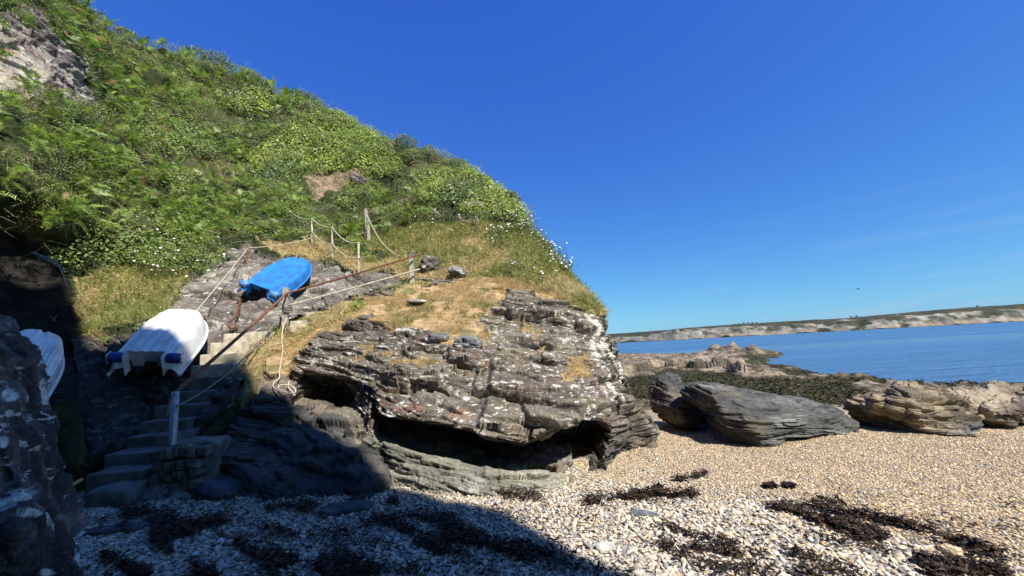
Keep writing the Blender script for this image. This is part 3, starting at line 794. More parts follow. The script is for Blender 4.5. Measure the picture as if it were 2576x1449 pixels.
    c = lerp(c, np.broadcast_to((0.22, 0.115, 0.07), c.shape), 0.8 * red * sstep(-0.1, 0.15, fbm(A * 5, 3, 92)) * 0.8)
    c = lerp(c, lerp((0.030, 0.030, 0.030), (0.085, 0.082, 0.076), sstep(-0.3, 0.3, n1)), dark_round)  # rounded foot painted darker to deepen the shade over it
    tn = lerp((0.40, 0.28, 0.145), (0.26, 0.18, 0.085), sstep(-0.15, 0.35, fbm(A * 6, 4, 93)))
    tn = lerp(tn, np.broadcast_to((0.15, 0.14, 0.06), tn.shape), sstep(0.18, 0.35, fbm(A * 2.2, 3, 94)) * 0.8)
    c = lerp(c, tn, soft)
    al = np.where(lm, 1.0, 0.25) * (1 - soft) * (1 - dark_round) * (1 - 0.6 * shelf)
    c = np.concatenate([c, al[..., None]], -1)
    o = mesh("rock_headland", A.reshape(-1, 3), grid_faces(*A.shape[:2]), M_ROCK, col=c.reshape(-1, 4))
    tag(o, kind='structure')
    return A, N, q, soft
BA, BN, bq, bsoft = bulge()
_bf = BA.reshape(-1, 3); _bp = proj(_bf)
def on_rock(x, y, lift=0.0):
    d = (_bp[:, 0] - x) ** 2 + (_bp[:, 1] - y) ** 2
    ok = np.flatnonzero(d < 49)
    if len(ok) == 0: ok = np.array([np.argmin(d)])
    Y = _bf[ok, 1].min()
    return at(x, y, Y - lift)
_hf = HA.reshape(-1, 3); _hp = proj(_hf)
def on_slope(x, y, lift=0.0):
    d = (_hp[:, 0] - x) ** 2 + (_hp[:, 1] - y) ** 2
    ok = np.flatnonzero(d < 14 ** 2)
    if len(ok) == 0: ok = np.array([np.argmin(d)])
    return at(x, y, _hf[ok, 1].min() - lift)

# ------------------------------------------------------------------ the cliff behind the viewer whose shade lies over the steps
def back_cliff():
    edge = [(1750, 1520, 'g'), (1580, 1449, 'g'), (1400, 1376, 'g'), (1200, 1290, 'g'), (1080, 1243, 'g'), (975, 1185, 5.1), (860, 1110, 5.9),
            (770, 1050, 6.3), (735, 1000, 6.7), (660, 975, 6.6), (600, 905, 7.6), (515, 885, 7.25), (470, 893, 7.05), (430, 862, 7.25), (372, 868, 7.15), (340, 838, 7.8),
            (225, 862, 7.4), (205, 790, 8.4), (165, 700, 8.9), (70, 650, 8.1), (0, 560, 7.6), (-120, 470, 6.9)]
    YC = -4.0
    out = []
    for px, py, Y in edge:
        P = ghit(px, py)[0] if Y == 'g' else at(px, py, Y)
        t = (YC - P[1]) / SUN[1]
        out.append(P + SUN * t)
    E = np.array(out)
    x = E[:, 0].copy(); z = E[:, 2].copy()
    # skyline from right to left; keep x strictly decreasing
    for i in range(1, len(x)): x[i] = min(x[i], x[i - 1] - 0.05)
    x = np.concatenate([[x[0] + 3.0, x[0] + 1.2], x, [x[-1] - 6, x[-1] - 16]])
    z = np.concatenate([[-0.5, z[0] * 0.55], z, [z[-1] - 2.0, z[-1] - 6]])
    xs = np.linspace(x[-1], x[0], 260)
    zt = np.interp(xs, x[::-1], z[::-1])
    rows = []
    for v in np.linspace(0, 1, 70):                      # the face towards the beach
        rows.append(np.stack([xs, np.full_like(xs, YC) + 1.6 * (1 - v) ** 1.5, -0.6 + (zt + 0.6) * v], -1))
    for v in np.linspace(0.06, 1, 24):                   # falling away behind
        rows.append(np.stack([xs, np.full_like(xs, YC - 9 * v), zt * (1 - 0.25 * v) - 0.6 * v], -1))
    A = np.stack(rows, 1)
    vv = np.concatenate([np.linspace(0, 1, 70), np.ones(24)])
    d = 0.6 * fbm(A * 0.5, 4, 100) + strata(A, (0.2, -0.1, 0.95), [(0.9, 2.5, 0.5), (0.3, 1.0, 0.2)], seed=15)
    A[..., 1] += d * (1 - sstep(0.85, 1.0, vv))[None]
    A[..., 2] += (0.22 * fbm(A * 0.9, 3, 101)) * sstep(0.9, 1, vv)[None]
    n1 = fbm(A * np.array([0.6, 0.6, 2.0]), 4, 102)
    c = lerp((0.10, 0.10, 0.095), (0.20, 0.18, 0.155), sstep(-0.3, 0.3, n1))
    g = sstep(0.1, 0.3, fbm(A * 0.4, 3, 103) + (A[..., 2] - 7) * 0.05)
    c = lerp(c, np.broadcast_to((0.05, 0.065, 0.025), c.shape), g)
    o = mesh("cliff", A.reshape(-1, 3), grid_faces(*A.shape[:2]), M_ROCK, col=c.reshape(-1, 3))
    tag(o, kind='structure')
back_cliff()

# ------------------------------------------------------------------ reef and weed flats
REEF_POLY_PX = [(1500, 882), (1600, 893), (1680, 892), (1740, 893), (1775, 888), (1830, 886), (1900, 890), (1985, 888), (1960, 896), (1925, 903), (1930, 915), (1990, 925), (2050, 941), (2090, 946), (2180, 946), (2220, 957), (2260, 968), (2330, 972), (2420, 974), (2500, 972), (2576, 975), (2750, 978), (3000, 1000)]
def sea_hit(px, py, z=SEA):
    r = _f * F + RIGHT * (px - CX) + UP * (CY - py)
    r = r * ((z - CAM[2]) / r[2])
    return CAM + r
def dist_poly(P2, poly):
    d = np.full(len(P2), 1e9)
    n = len(poly)
    for i in range(n):
        a, b = np.array(poly[i]), np.array(poly[(i + 1) % n])
        ab = b - a
        t = np.clip(((P2 - a) @ ab) / (ab @ ab + 1e-9), 0, 1)
        d = np.minimum(d, np.linalg.norm(P2 - (a + t[:, None] * ab), axis=1))
    return d
WEEDPX = [(1480, 968), (1560, 950), (1640, 940), (1680, 932), (1760, 936), (1850, 938), (1880, 950), (1990, 952), (2080, 960), (2140, 975), (2200, 1000), (2150, 1040), (1900, 1050), (1640, 1010), (1500, 1000)]
def reef():
    poly = [tuple(sea_hit(*p)[:2]) for p in REEF_POLY_PX]
    poly = [(-5, 95)] + poly + [(60, 8), (-5, 8)]
    xs = np.linspace(0.5, 46, 430); 
    ys = np.concatenate([np.linspace(9.5, 30, 260), np.linspace(30.15, 100, 230)])
    X, Y = np.meshgrid(xs, ys, indexing='ij')
    P2 = np.stack([X, Y], -1).reshape(-1, 2)
    P3 = np.stack([X, Y, X * 0], -1)
    wobP = np.stack([fbm(P3 * 0.25, 4, 110), fbm(P3 * 0.25, 4, 111)], -1).reshape(-1, 2) * 1.6
    ins = inpoly(P2 + wobP, poly); dd = dist_poly(P2 + wobP, poly)
    sd = np.where(ins, dd, -dd).reshape(X.shape)
    Z = SEA - 0.5 + 0.62 * sstep(-1.5, 0.6, sd) + 0.28 * sstep(0.3, 6, sd)
    # bedding ridges running away from the viewer
    rot = radians(24)
    u = X * cos(rot) + Y * sin(rot); v = -X * sin(rot) + Y * cos(rot)
    R = np.stack([u * 0.16, v * 0.8, X * 0], -1)
    rid = 1 - np.abs(fbm(R, 4, 112)) * 2.2
    st = strata(np.stack([X, Y, X * 0.35 + Y * 0.1], -1), (0.18, -0.55, 0.8), [(0.7, 3.0, 0.5), (0.28, 1.6, 0.35), (0.12, .8, .14)], 0.3, seed=17, crack=0.6)
    q = proj(np.stack([X, Y, Z], -1).reshape(-1, 3)).reshape(X.shape + (2,))
    weedm = msk(q, WEEDPX, P3, 10, 0.35, 113).astype(float)
    land = sstep(-0.6, 0.8, sd)
    Z += land * (0.14 * rid + 0.42 * st) * (1 - 0.75 * weedm) + weedm * 0.14 * fbm(P3 * 1.7, 4, 114)
    # the taller back ledge and the outcrop on the point
    far = msk(q, [(1500, 860), (1560, 905), (1650, 905), (1760, 915), (1860, 925), (1880, 935), (1760, 930), (1680, 926), (1600, 940), (1500, 965)], P3, 8, 0.3, 115).astype(float)
    Z += far * (0.55 + 0.5 * rid * 0.5)
    def hump(px, py, Yd, rx, ry, h):
        c = sea_hit(px, py)
        e = ((X - c[0]) / rx) ** 2 + ((Y - c[1]) / ry) ** 2
        return h * np.exp(-e)
    lump = 0.7 + 0.6 * fbm(P3 * 0.5, 4, 116)
    Z += (hump(1815, 893, 0, 1.5, 3.2, 2.3) + hump(1850, 893, 0, 1.4, 2, 1.0) + hump(1905, 895, 0, 2.3, 2.5, 1.3) + hump(1790, 898, 0, 1.8, 3, 1.0)) * lump
    for px, py, h, r in ((2160, 960, 0.25, 0.9), (2115, 958, 0.2, 0.6), (2010, 950, 0.15, 0.8), (2200, 992, 0.3, 1.0), (2070, 958, 0.15, .7)):
        Z += hump(px, py, 0, r, r * 0.8, h) * lump
    n1 = fbm(np.stack([u * 0.5, v * 1.4, Z * 4], -1), 4, 117)
    c = lerp((0.13, 0.10, 0.068), (0.28, 0.225, 0.155), sstep(-0.25, 0.3, n1))
    dk = sstep(0.0, 0.12, fbm(P3 * 1.1, 4, 118) - 0.28 * (Z + 1.05))
    c = lerp(c, np.broadcast_to((0.05, 0.042, 0.025), c.shape), dk * 0.8)
    wcol = lerp((0.022, 0.021, 0.008), (0.055, 0.05, 0.018), sstep(-0.3, 0.3, fbm(P3 * 1.5, 4, 119)))
    low = sstep(0.05, -0.16, Z - (SEA + 0.42) - 0.12 * fbm(P3 * 0.7, 3, 121))
    c = lerp(c, wcol, np.maximum(weedm, low * 0.95))
    o = mesh("reef", np.stack([X, Y, Z], -1).reshape(-1, 3), grid_faces(len(xs), len(ys))[:, ::-1], M_REEF, col=c.reshape(-1, 3))
    tag(o, kind='structure')
    return X, Y, Z, np.maximum(weedm, low * land)
RX, RY, RZ, RW = reef()

def flakes(P, N, size, flat=0.8, aspect=2.5, rng=RNG):
    """irregular folded strips lying about the surface: 6 verts / 2 quads each"""
    n = len(P)
    a = rng.uniform(0, 2 * pi, n)
    t = np.stack([np.cos(a), np.sin(a), rng.normal(0, 1 - flat, n)], -1)
    t -= N * (t * N).sum(-1, keepdims=True) * flat
    t /= np.linalg.norm(t, axis=-1, keepdims=True)
    b = np.cross(N + rng.normal(0, 0.5, (n, 3)), t); b /= np.linalg.norm(b, axis=-1, keepdims=True)
    nn = np.cross(t, b)
    L = (size * rng.uniform(0.5, 1.5, n))[:, None]
    W = L / aspect * rng.uniform(0.5, 1.3, n)[:, None]
    up = rng.normal(0, 0.25, n)[:, None] * L
    p0 = P - t * L * 0.5; p1 = P + nn * up * 0.5 + b * W * rng.normal(0, .6, n)[:, None]; p2 = P + t * L * 0.5
    V = np.stack([p0 - b * W * .5, p0 + b * W * .5, p1 - b * W * .6, p1 + b * W * .6, p2 - b * W * .25, p2 + b * W * .25], 1)
    base = np.arange(n)[:, None] * 6
    Fq = np.concatenate([base + np.array([0, 1, 3, 2]), base + np.array([2, 3, 5, 4])], 0)
    return V.reshape(-1, 3), Fq

def weed_mat_on_reef():
    idx = np.flatnonzero((RW > 0.5).ravel() & (RZ > SEA - 0.1).ravel() & (RY < 45).ravel())
    wgt = 1.0 / np.ravel(RY)[idx] ** 0.5
    sel = RNG.choice(idx, 60000, p=wgt / wgt.sum())
    P = np.stack([RX.ravel()[sel], RY.ravel()[sel], RZ.ravel()[sel]], -1) + RNG.normal(0, 0.06, (len(sel), 3)) * np.array([1, 1, 0.3]) + np.array([0, 0, 0.05])
    N = np.tile([0, 0, 1.0], (len(sel), 1))
    V, Fq = flakes(P, N, 0.11, 0.6, 2.2)
    t = RNG.uniform(0, 1, len(sel))
    c = lerp((0.030, 0.028, 0.011), (0.070, 0.062, 0.022), t)
    tag(mesh("bladder_wrack", V, Fq, M_WEED, col=np.repeat(c, 6, 0)), "olive brown bladder wrack carpeting the flat rocks before the sea", "seaweed", kind='stuff')
weed_mat_on_reef()

# ------------------------------------------------------------------ boulders
def tps(pts, vals):
    n = len(pts)
    d = np.linalg.norm(pts[:, None] - pts[None], axis=-1)
    K = np.where(d > 0, d * d * np.log(d + 1e-12), 0) + np.eye(n) * 1e-3
    Pm = np.concatenate([np.ones((n, 1)), pts], 1)
    A = np.block([[K, Pm], [Pm.T, np.zeros((3, 3))]])
    w_ = np.linalg.solve(A, np.concatenate([vals, np.zeros(3)]))
    def f(q):
        dd = np.linalg.norm(q[:, None] - pts[None], axis=-1)
        return np.where(dd > 0, dd * dd * np.log(dd + 1e-12), 0) @ w_[:n] + w_[n] + q @ w_[n + 1:]
    return f

def rock_body(poly, Y0, ctrl=(), back=1.0, front=0.35, nr=90, na=420, bed=(0.3, -0.2, 0.9), layers=((0.2, 0.8, 0.12), (0.07, 0.4, 0.05), (0.025, .2, .018)), seed=0, smooth_out=0.35, centre=None):
    """closed solid whose outline from the beach is poly (px,py); Y0 its mid distance, ctrl points (px,py,Y) bring ridges forward"""
    offs = np.array([p[2] if len(p) > 2 else 0.0 for p in poly], float)
    poly = np.array([p[:2] for p in poly], float)
    n0 = len(poly)
    cl = np.concatenate([poly, offs[:, None]], 1)
    cl = np.concatenate([cl, cl[:1]])
    cl = crom(cl, [12] * n0, smooth_out)
    L = np.concatenate([[0], np.cumsum(np.linalg.norm(np.diff(cl[:, :2], axis=0), axis=1))])
    s = np.linspace(0, L[-1], na, endpoint=False)
    ol = np.stack([np.interp(s, L, cl[:, 0]), np.interp(s, L, cl[:, 1])], -1)
    oo = np.interp(s, L, cl[:, 2])
    cen = poly.mean(0) if centre is None else np.array(centre, float)
    R = np.sin(np.linspace(0, pi / 2, nr))
    scale = np.linalg.norm(ol - cen, axis=1).mean()
    st_ = max(1, na // 36)
    cp = [((p[0] - cen[0]) / scale, (p[1] - cen[1]) / scale, p[2] - Y0) for p in ctrl]
    op = [((p[0] - cen[0]) / scale, (p[1] - cen[1]) / scale, o_) for p, o_ in zip(ol[::st_], oo[::st_])]
    allp = np.array(cp + op)
    f = tps(allp[:, :2], allp[:, 2])
    V = []
    for r in R:                                   # front half, centre to rim
        q = cen + (ol - cen) * r
        Yq = Y0 - front * np.sqrt(max(0, 1 - r ** 2.2)) + f((q - cen) / scale)
        V.append(np.stack([at(a, b, y) for a, b, y in zip(q[:, 0], q[:, 1], Yq)]))
    front_rim = V[-1]
    ctr = front_rim.mean(0)
    sight = ctr - CAM; sight[2] = 0; sight /= np.linalg.norm(sight)
    nb = nr // 2
    for k in range(1, nb + 1):                    # back half, rim to the far side
        th = k / nb * pi / 2
        V.append(ctr + (front_rim - ctr) * cos(th) + sight * back * sin(th))
    A = np.stack(V, 0)
    du = np.gradient(A, axis=0); dv = np.roll(A, -1, 1) - np.roll(A, 1, 1)
    N = np.cross(dv, du); N /= np.linalg.norm(N, axis=-1, keepdims=True) + 1e-9
    if N[5, :, 1].mean() > 0: N = -N
    d = strata(A, bed, layers, 0.03, seed=seed, crack=0.6) + 0.02 * fbm(A * 4, 3, seed + 5)
    d = d * sstep(0.0, 0.12, np.linspace(0, 1, len(A)))[:, None] if False else d
    d[0] = d[0].mean(); d[-1] = d[-1].mean()
    A = A + N * d[..., None]
    Fq = grid_faces(*A.shape[:2], wrap=True)
    return A, N, Fq

Z6 = lambda L: [(1489.3 + p[0] * 0.4219, 724.5 + p[1] * 0.4219) + tuple(p[2:]) for p in L]
def boulders():
    B1 = Z6([(345, 640, .35), (352, 580, .35), (390, 527, .3), (440, 508, .3), (500, 522, .3), (535, 560, .25), (590, 600, .2), (690, 690, .1), (730, 770, 0), (705, 850, -.1), (600, 862, -.25), (520, 858, -.25), (440, 805, -.05), (405, 765, .1), (362, 690, .25)])
    Yb = gY(1740, 1086) + 0.45
    A, N, Fq = rock_body(B1, Yb, [(1665, 1000, Yb - 0.15), (1690, 1010, Yb - 0.35), (1720, 1060, Yb - 0.5)], 0.9, 0.15, seed=31, bed=(0.25, -0.1, 0.95), layers=((0.28, 0.9, 0.09), (0.09, 0.4, 0.07), (0.03, .2, .03)))
    n = fbm(A * 2.2, 4, 130); nv = fbm(A * np.array([2, 2, 9.0]), 4, 131)
    c = lerp((0.12, 0.105, 0.085), (0.235, 0.19, 0.135), sstep(-0.25, 0.3, nv))
    c = lerp(c, np.broadcast_to((0.06, 0.06, 0.06), c.shape), sstep(0.25, 0.6, (A[..., 2] - A[..., 2].min()) / 1.15 - 0.35 + n * 0.5))
    low = sstep(0.35, 0.1, (A[..., 2] - A[..., 2].min()) + 0.1 * n)
    c = lerp(c, np.broadcast_to((0.075, 0.077, 0.08), c.shape), low)
    o = mesh("boulder", A.reshape(-1, 3), Fq, M_WETROCK, col=c.reshape(-1, 3))
    tag(o, "upright brown and dark grey boulder nearest the rocky headland, leaning behind the long slab", "boulder", "boulders at the edge of the shingle")
    B2 = Z6([(615, 560, .55), (700, 568, .5), (900, 612, .45), (1000, 625, .4), (1200, 660, .4), (1330, 695, .35), (1500, 750, .25), (1575, 800, .1), (1600, 850, 0), (1588, 890, -.1), (1450, 876, -.15), (1280, 892, -.25), (1158, 910, -.4), (1135, 978, -.6), (1000, 976, -.55), (880, 945, -.3), (775, 935, -.05), (718, 880, .3), (700, 805, .5), (722, 752, .45), (640, 705, .6), (528, 645, .75), (560, 590, .7)])
    Yb = gY(1900, 1128) + 0.6
    A, N, Fq = rock_body(B2, Yb, [(1792, 985, Yb + .02), (1800, 1015, Yb - .12), (1806, 1046, Yb - .25), (1835, 1052, Yb - .38), (1870, 1066, Yb - .5), (1905, 1095, Yb - .6), (1770, 1010, Yb + .2), (1760, 985, Yb + .32), (1850, 1092, Yb - .25), (1800, 1085, Yb + .1), (1820, 1005, Yb - .02), (2000, 1040, Yb - .12), (2080, 1062, Yb - .1), (1950, 1040, Yb - .2)], 1.2, 0.05, nr=130, na=620, seed=33, bed=(0.13, -0.12, 0.98), layers=((0.22, 1.5, 0.06), (0.08, 0.7, 0.065), (0.03, .35, .04)))
    nv = fbm(bedc(A, (0.13, -0.12, 0.98), 1.3, 14), 4, 134)
    c = lerp((0.062, 0.062, 0.058), (0.145, 0.141, 0.128), sstep(-0.3, 0.35, nv))
    x01 = (A[..., 0] - A[..., 0].min()) / np.ptp(A[..., 0])
    c = lerp(c, np.broadcast_to((0.055, 0.052, 0.05), c.shape), (1 - sstep(0.1, 0.3, x01 + 0.1 * nv)) * 0.85)  # shade painted on the end turned from the sun
    c = lerp(c, np.broadcast_to((0.20, 0.165, 0.10), c.shape), sstep(0.26, 0.42, fbm(A * 1.6, 3, 135)) * 0.3)
    c = lerp(c, np.broadcast_to((0.26, 0.26, 0.25), c.shape), sstep(0.33, 0.42, nv) * 0.5)
    o = mesh("boulder", A.reshape(-1, 3), Fq, M_WETROCK, col=c.reshape(-1, 3))
    tag(o, "long smooth dark grey slate slab boulder tapering to the right on the shingle", "boulder", "boulders at the edge of the shingle")
    B3 = Z6([(1520, 700, .6), (1560, 660, .5), (1680, 650, .4), (1775, 640, .4), (1785, 605, .45), (1900, 575, .5), (2040, 588, .5), (2150, 640, .4), (2250, 720, .2), (2325, 800, -.1), (2332, 838, -.25), (2255, 872, -.4), (2212, 915, -.55), (2000, 908, -.3), (1850, 858, .05), (1700, 858, .35), (1600, 850, .55), (1535, 775, .65)])
    Yb = gY(2350, 1108) + 0.7
    A, N, Fq = rock_body(B3, Yb, [(2200, 1005, Yb + .0), (2215, 1050, Yb + .25), (2160, 1030, Yb + .5), (2300, 1050, Yb - .35), (2380, 1090, Yb - .45), (2240, 1022, Yb - .15), (2270, 1060, Yb + .0), (2380, 1040, Yb - .15), (2300, 985, Yb + .2), (2190, 1068, Yb + .45), (2260, 1040, Yb - .18)], 1.3, 0.03, nr=120, na=560, seed=35, bed=(0.16, -0.14, 0.97), layers=((0.22, 1.1, 0.10), (0.085, 0.5, 0.10), (0.03, .25, .04)))
    nv = fbm(bedc(A, (0.16, -0.14, 0.97), 1.6, 12), 4, 137)
    c = lerp((0.13, 0.105, 0.07), (0.29, 0.225, 0.14), sstep(-0.3, 0.3, nv))
    c = lerp(c, np.broadcast_to((0.05, 0.04, 0.03), c.shape), sstep(0.12, 0.3, fbm(A * 3, 4, 138)) * 0.8)
    low = sstep(0.32, 0.12, (A[..., 2] - A[..., 2].min()) + 0.08 * nv)
    c = lerp(c, np.broadcast_to((0.10, 0.105, 0.11), c.shape), low)
    o = mesh("boulder", A.reshape(-1, 3), Fq, M_WETROCK, col=c.reshape(-1, 3))
    tag(o, "tan barnacled boulder with a dark hollow left end, right of the grey slab", "boulder", "boulders at the edge of the shingle")
    B4 = Z6([(2085, 640), (2180, 625), (2280, 640), (2400, 600), (2500, 580), (2620, 570), (2850, 560), (2950, 700), (2900, 900), (2600, 885), (2480, 880), (2400, 862), (2330, 822), (2250, 760), (2160, 690)])
    Yb = gY(2520, 1096) + 1.2
    A, N, Fq = rock_body(B4, Yb, [(2480, 1030, Yb - .5), (2560, 1030, Yb - .5), (2450, 1000, Yb - .1), (2540, 985, Yb)], 1.8, 0.2, nr=110, na=520, seed=37, bed=(0.1, -0.5, 0.85), layers=((0.35, 0.5, 0.25), (0.12, 0.3, 0.1), (0.04, .15, .04)))
    nv = fbm(A * 2.4, 4, 139)
    c = lerp((0.15, 0.12, 0.085), (0.30, 0.245, 0.17), sstep(-0.3, 0.3, nv))
    c = lerp(c, np.broadcast_to((0.045, 0.036, 0.028), c.shape), sstep(0.12, 0.25, fbm(A * 2.6, 4, 140)) * 0.85)
    low = sstep(0.16, 0.06, (A[..., 2] - A[..., 2].min()) + 0.03 * nv)
    c = lerp(c, np.broadcast_to((0.06, 0.065, 0.075), c.shape), low)
    o = mesh("boulder", A.reshape(-1, 3), Fq, M_WETROCK, col=c.reshape(-1, 3))
    tag(o, "broad pitted tan rock outcrop at the right edge behind the barnacled boulder", "boulder", "boulders at the edge of the shingle")
    # lichen spotted rock in the left foreground
    B5 = [(-330, 760), (-120, 780), (0, 808), (20, 822), (32, 862), (52, 885), (72, 930), (82, 1000), (88, 1048), (108, 1062), (132, 1125), (148, 1205), (168, 1255), (192, 1300), (210, 1360), (216, 1460), (200, 1640), (-330, 1640)]
    A, N, Fq = rock_body(B5, 2.35, [(60, 1000, 2.2), (85, 1100, 2.2), (60, 1230, 2.05), (100, 1330, 1.95), (30, 1350, 1.85), (20, 1050, 2.05), (20, 1215, 2.12)], 1.6, 0.3, nr=260, na=900, seed=39, centre=(-170, 1240), bed=(0.9, -0.3, 0.25), layers=((0.26, 0.6, 0.10), (0.085, 0.35, 0.06), (0.03, .15, .025), (0.012, .08, .01)))
    nv = fbm(A * np.array([9, 5, 3.0]), 4, 141)
    c = lerp((0.045, 0.039, 0.035), (0.145, 0.128, 0.115), sstep(-0.25, 0.3, nv))
    q = proj(A.reshape(-1, 3)).reshape(A.shape[:2] + (2,))
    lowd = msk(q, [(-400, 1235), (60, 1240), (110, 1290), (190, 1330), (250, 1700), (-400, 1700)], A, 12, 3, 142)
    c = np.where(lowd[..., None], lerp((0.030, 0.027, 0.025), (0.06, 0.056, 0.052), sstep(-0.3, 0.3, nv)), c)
    lich = fbm(A * 5.5, 3, 143)
    c = lerp(c, np.broadcast_to((0.56, 0.57, 0.50), c.shape), sstep(0.28, 0.34, lich))
    for x, y, rx, ry in ((25, 995, 22, 17), (8, 1110, 14, 16), (55, 1245, 32, 15), (75, 1290, 34, 12), (22, 1040, 9, 10), (118, 1440, 16, 10)):
        e = ((q[..., 0] - x) / rx) ** 2 + ((q[..., 1] - y) / ry) ** 2 + 0.6 * fbm(A * 14, 3, 144)
        c = lerp(c, np.broadcast_to((0.60, 0.61, 0.53), c.shape), sstep(1.1, 0.8, e))
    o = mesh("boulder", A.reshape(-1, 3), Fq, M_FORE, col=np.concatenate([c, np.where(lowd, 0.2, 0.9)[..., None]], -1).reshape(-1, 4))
    tag(o, "tall dark rock with white lichen blotches in the left foreground", "rock")
boulders()

# ------------------------------------------------------------------ small solids
def tube(pts, r, n=8, closed=False, taper=None):
    pts = np.asarray(pts, float)
    m = len(pts)
    t = np.gradient(pts, axis=0)
    if closed: t = np.roll(pts, -1, 0) - np.roll(pts, 1, 0)
    t /= np.linalg.norm(t, axis=1, keepdims=True) + 1e-9
    ref = np.array([0, 0, 1.0]) if abs(t[0, 2]) < 0.9 else np.array([1.0, 0, 0])
    V = []
    u = ref - t[0] * (ref @ t[0]); u /= np.linalg.norm(u)
    for i in range(m):
        u = u - t[i] * (u @ t[i]); u /= np.linalg.norm(u) + 1e-9
        v = np.cross(t[i], u)
        a = np.linspace(0, 2 * pi, n, endpoint=False)
        rr = r if taper is None else r * taper[i]
        V.append(pts[i] + rr * (np.outer(np.cos(a), u) + np.outer(np.sin(a), v)))
    A = np.stack(V)
    Fq = grid_faces(m, n, wrap=True)
    V = A.reshape(-1, 3)
    Fl = [Fq]
    if closed:
        j = np.arange(n); j2 = (j + 1) % n
        Fl.append(np.stack([(m - 1) * n + j, (m - 1) * n + j2, j2, j], -1))
    else:
        V = np.concatenate([V, pts[:1], pts[-1:]])
        j = np.arange(n); j2 = (j + 1) % n
        Fl.append(np.stack([np.full(n, m * n), j2, j], -1))
        Fl.append(np.stack([np.full(n, m * n + 1), (m - 1) * n + j, (m - 1) * n + j2], -1))
    return V, Fl

class MB:
    def __init__(s): s.V = []; s.F3 = []; s.F4 = []; s.n = 0
    def add(s, V, Fl):
        if not isinstance(Fl, list): Fl = [Fl]
        for f in Fl:
            f = np.asarray(f) + s.n
            (s.F3 if f.shape[1] == 3 else s.F4).append(f)
        s.V.append(np.asarray(V, float)); s.n += len(V)
    def build(s, name, mat, parent=None, smooth=True, col=None):
        Fl = []
        if s.F4: Fl.append(np.concatenate(s.F4))
        if s.F3: Fl.append(np.concatenate(s.F3))
        return mesh(name, np.concatenate(s.V), Fl, mat, parent, smooth, col)

def bevel_box(c, ax, ay, az, bev=0.012, rough=0.0, seed=0, sub=0):
    """box with half-axis vectors ax, ay, az around c, rounded edges, slightly uneven faces"""
    c, ax, ay, az = (np.asarray(v, float) for v in (c, ax, ay, az))
    lx, ly, lz = (np.linalg.norm(v) for v in (ax, ay, az))
    n = sub + 4
    def line(l):
        b = min(bev, l * 0.4)
        return np.concatenate([[-l, -l + b * 0.3, -l + b], np.linspace(-l + b, l - b, max(2, sub + 2))[1:-1], [l - b, l - b * 0.3, l]])
    V = []; Fl = []; off = 0
    for (A_, B_, C_, la, lb, lc) in ((ax, ay, az, lx, ly, lz), (ay, az, ax, ly, lz, lx), (az, ax, ay, lz, lx, ly)):
        for s in (-1, 1):
            a = line(la); b = line(lb)
            ga, gb = np.meshgrid(a, b, indexing='ij')
            gc = np.full_like(ga, s * lc)
            v = ga[..., None] * A_ / la + gb[..., None] * B_ / lb + gc[..., None] * C_ / lc
            V.append(v.reshape(-1, 3))
            f = grid_faces(len(a), len(b)) + off
            Fl.append(f if s > 0 else f[:, ::-1])
            off += v.shape[0] * v.shape[1]
    V = np.concatenate(V)
    loc = np.stack([V @ ax / lx, V @ ay / ly, V @ az / lz], -1)
    L = np.array([lx, ly, lz])
    inner = np.clip(loc, -(L - np.minimum(bev, L * 0.4)), L - np.minimum(bev, L * 0.4))
    dlt = loc - inner
    ln = np.linalg.norm(dlt, axis=1, keepdims=True)
    bv = np.minimum(bev, L.min() * 0.4)
    loc = np.where(ln > 1e-9, inner + dlt / (ln + 1e-12) * np.minimum(ln, bv), loc)
    V = c + loc[:, :1] * ax / lx + loc[:, 1:2] * ay / ly + loc[:, 2:] * az / lz
    if rough:
        V = V + rough * np.stack([fbm(V * 4 + 3.1 * k, 3, seed + k) for k in range(3)], -1)
    return V, Fl

def stone(name, c, size, label, colr=((0.10, 0.10, 0.10), (0.22, 0.21, 0.19)), seed=0, lich=0.25, rz=0.0, tilt=0.0, cat="stone", group=None, bed=(0.1, -0.2, 1)):
    u = np.linspace(0, pi, 36); v = np.linspace(0, 2 * pi, 60, endpoint=False)
    U, Vv = np.meshgrid(u, v, indexing='ij')
    e = lambda t, k: np.sign(t) * np.abs(t) ** k
    S = np.stack([e(np.sin(U), .8) * e(np.cos(Vv), .65), e(np.sin(U), .8) * e(np.sin(Vv), .65), e(np.cos(U), .7)], -1)
    N = S / (np.linalg.norm(S, axis=-1, keepdims=True) + 1e-9)
    A = S * np.array(size)
    A = A + N * (min(size) * (0.35 * fbm(S * 1.3 + seed, 3, seed)))[..., None]
    A = A + N * strata(A + seed, bed, [(size[2] * 0.5, size[0] * 0.9, size[2] * 0.35), (size[2] * .17, size[0] * .4, size[2] * .12)], 0.02, seed=seed)[..., None] * sstep(0.1, 0.5, np.sin(U))[..., None]
    R = Matrix.Rotation(rz, 3, 'Z') @ Matrix.Rotation(tilt, 3, 'Y')
    A = A @ np.array(R).T + np.array(c)
    n = fbm(A * 9, 3, seed + 3)
    cc = lerp(colr[0], colr[1], sstep(-0.3, 0.3, n))
    cc = lerp(cc, np.broadcast_to((0.55, 0.53, 0.46), cc.shape), sstep(0.62 - lich, 0.70 - lich, fbm(A * 7, 3, seed + 4)) * (lich > 0))
    o = mesh(name, A.reshape(-1, 3), grid_faces(36, 60, wrap=True), M_ROCK, col=cc.reshape(-1, 3))
    return tag(o, label, cat, group)

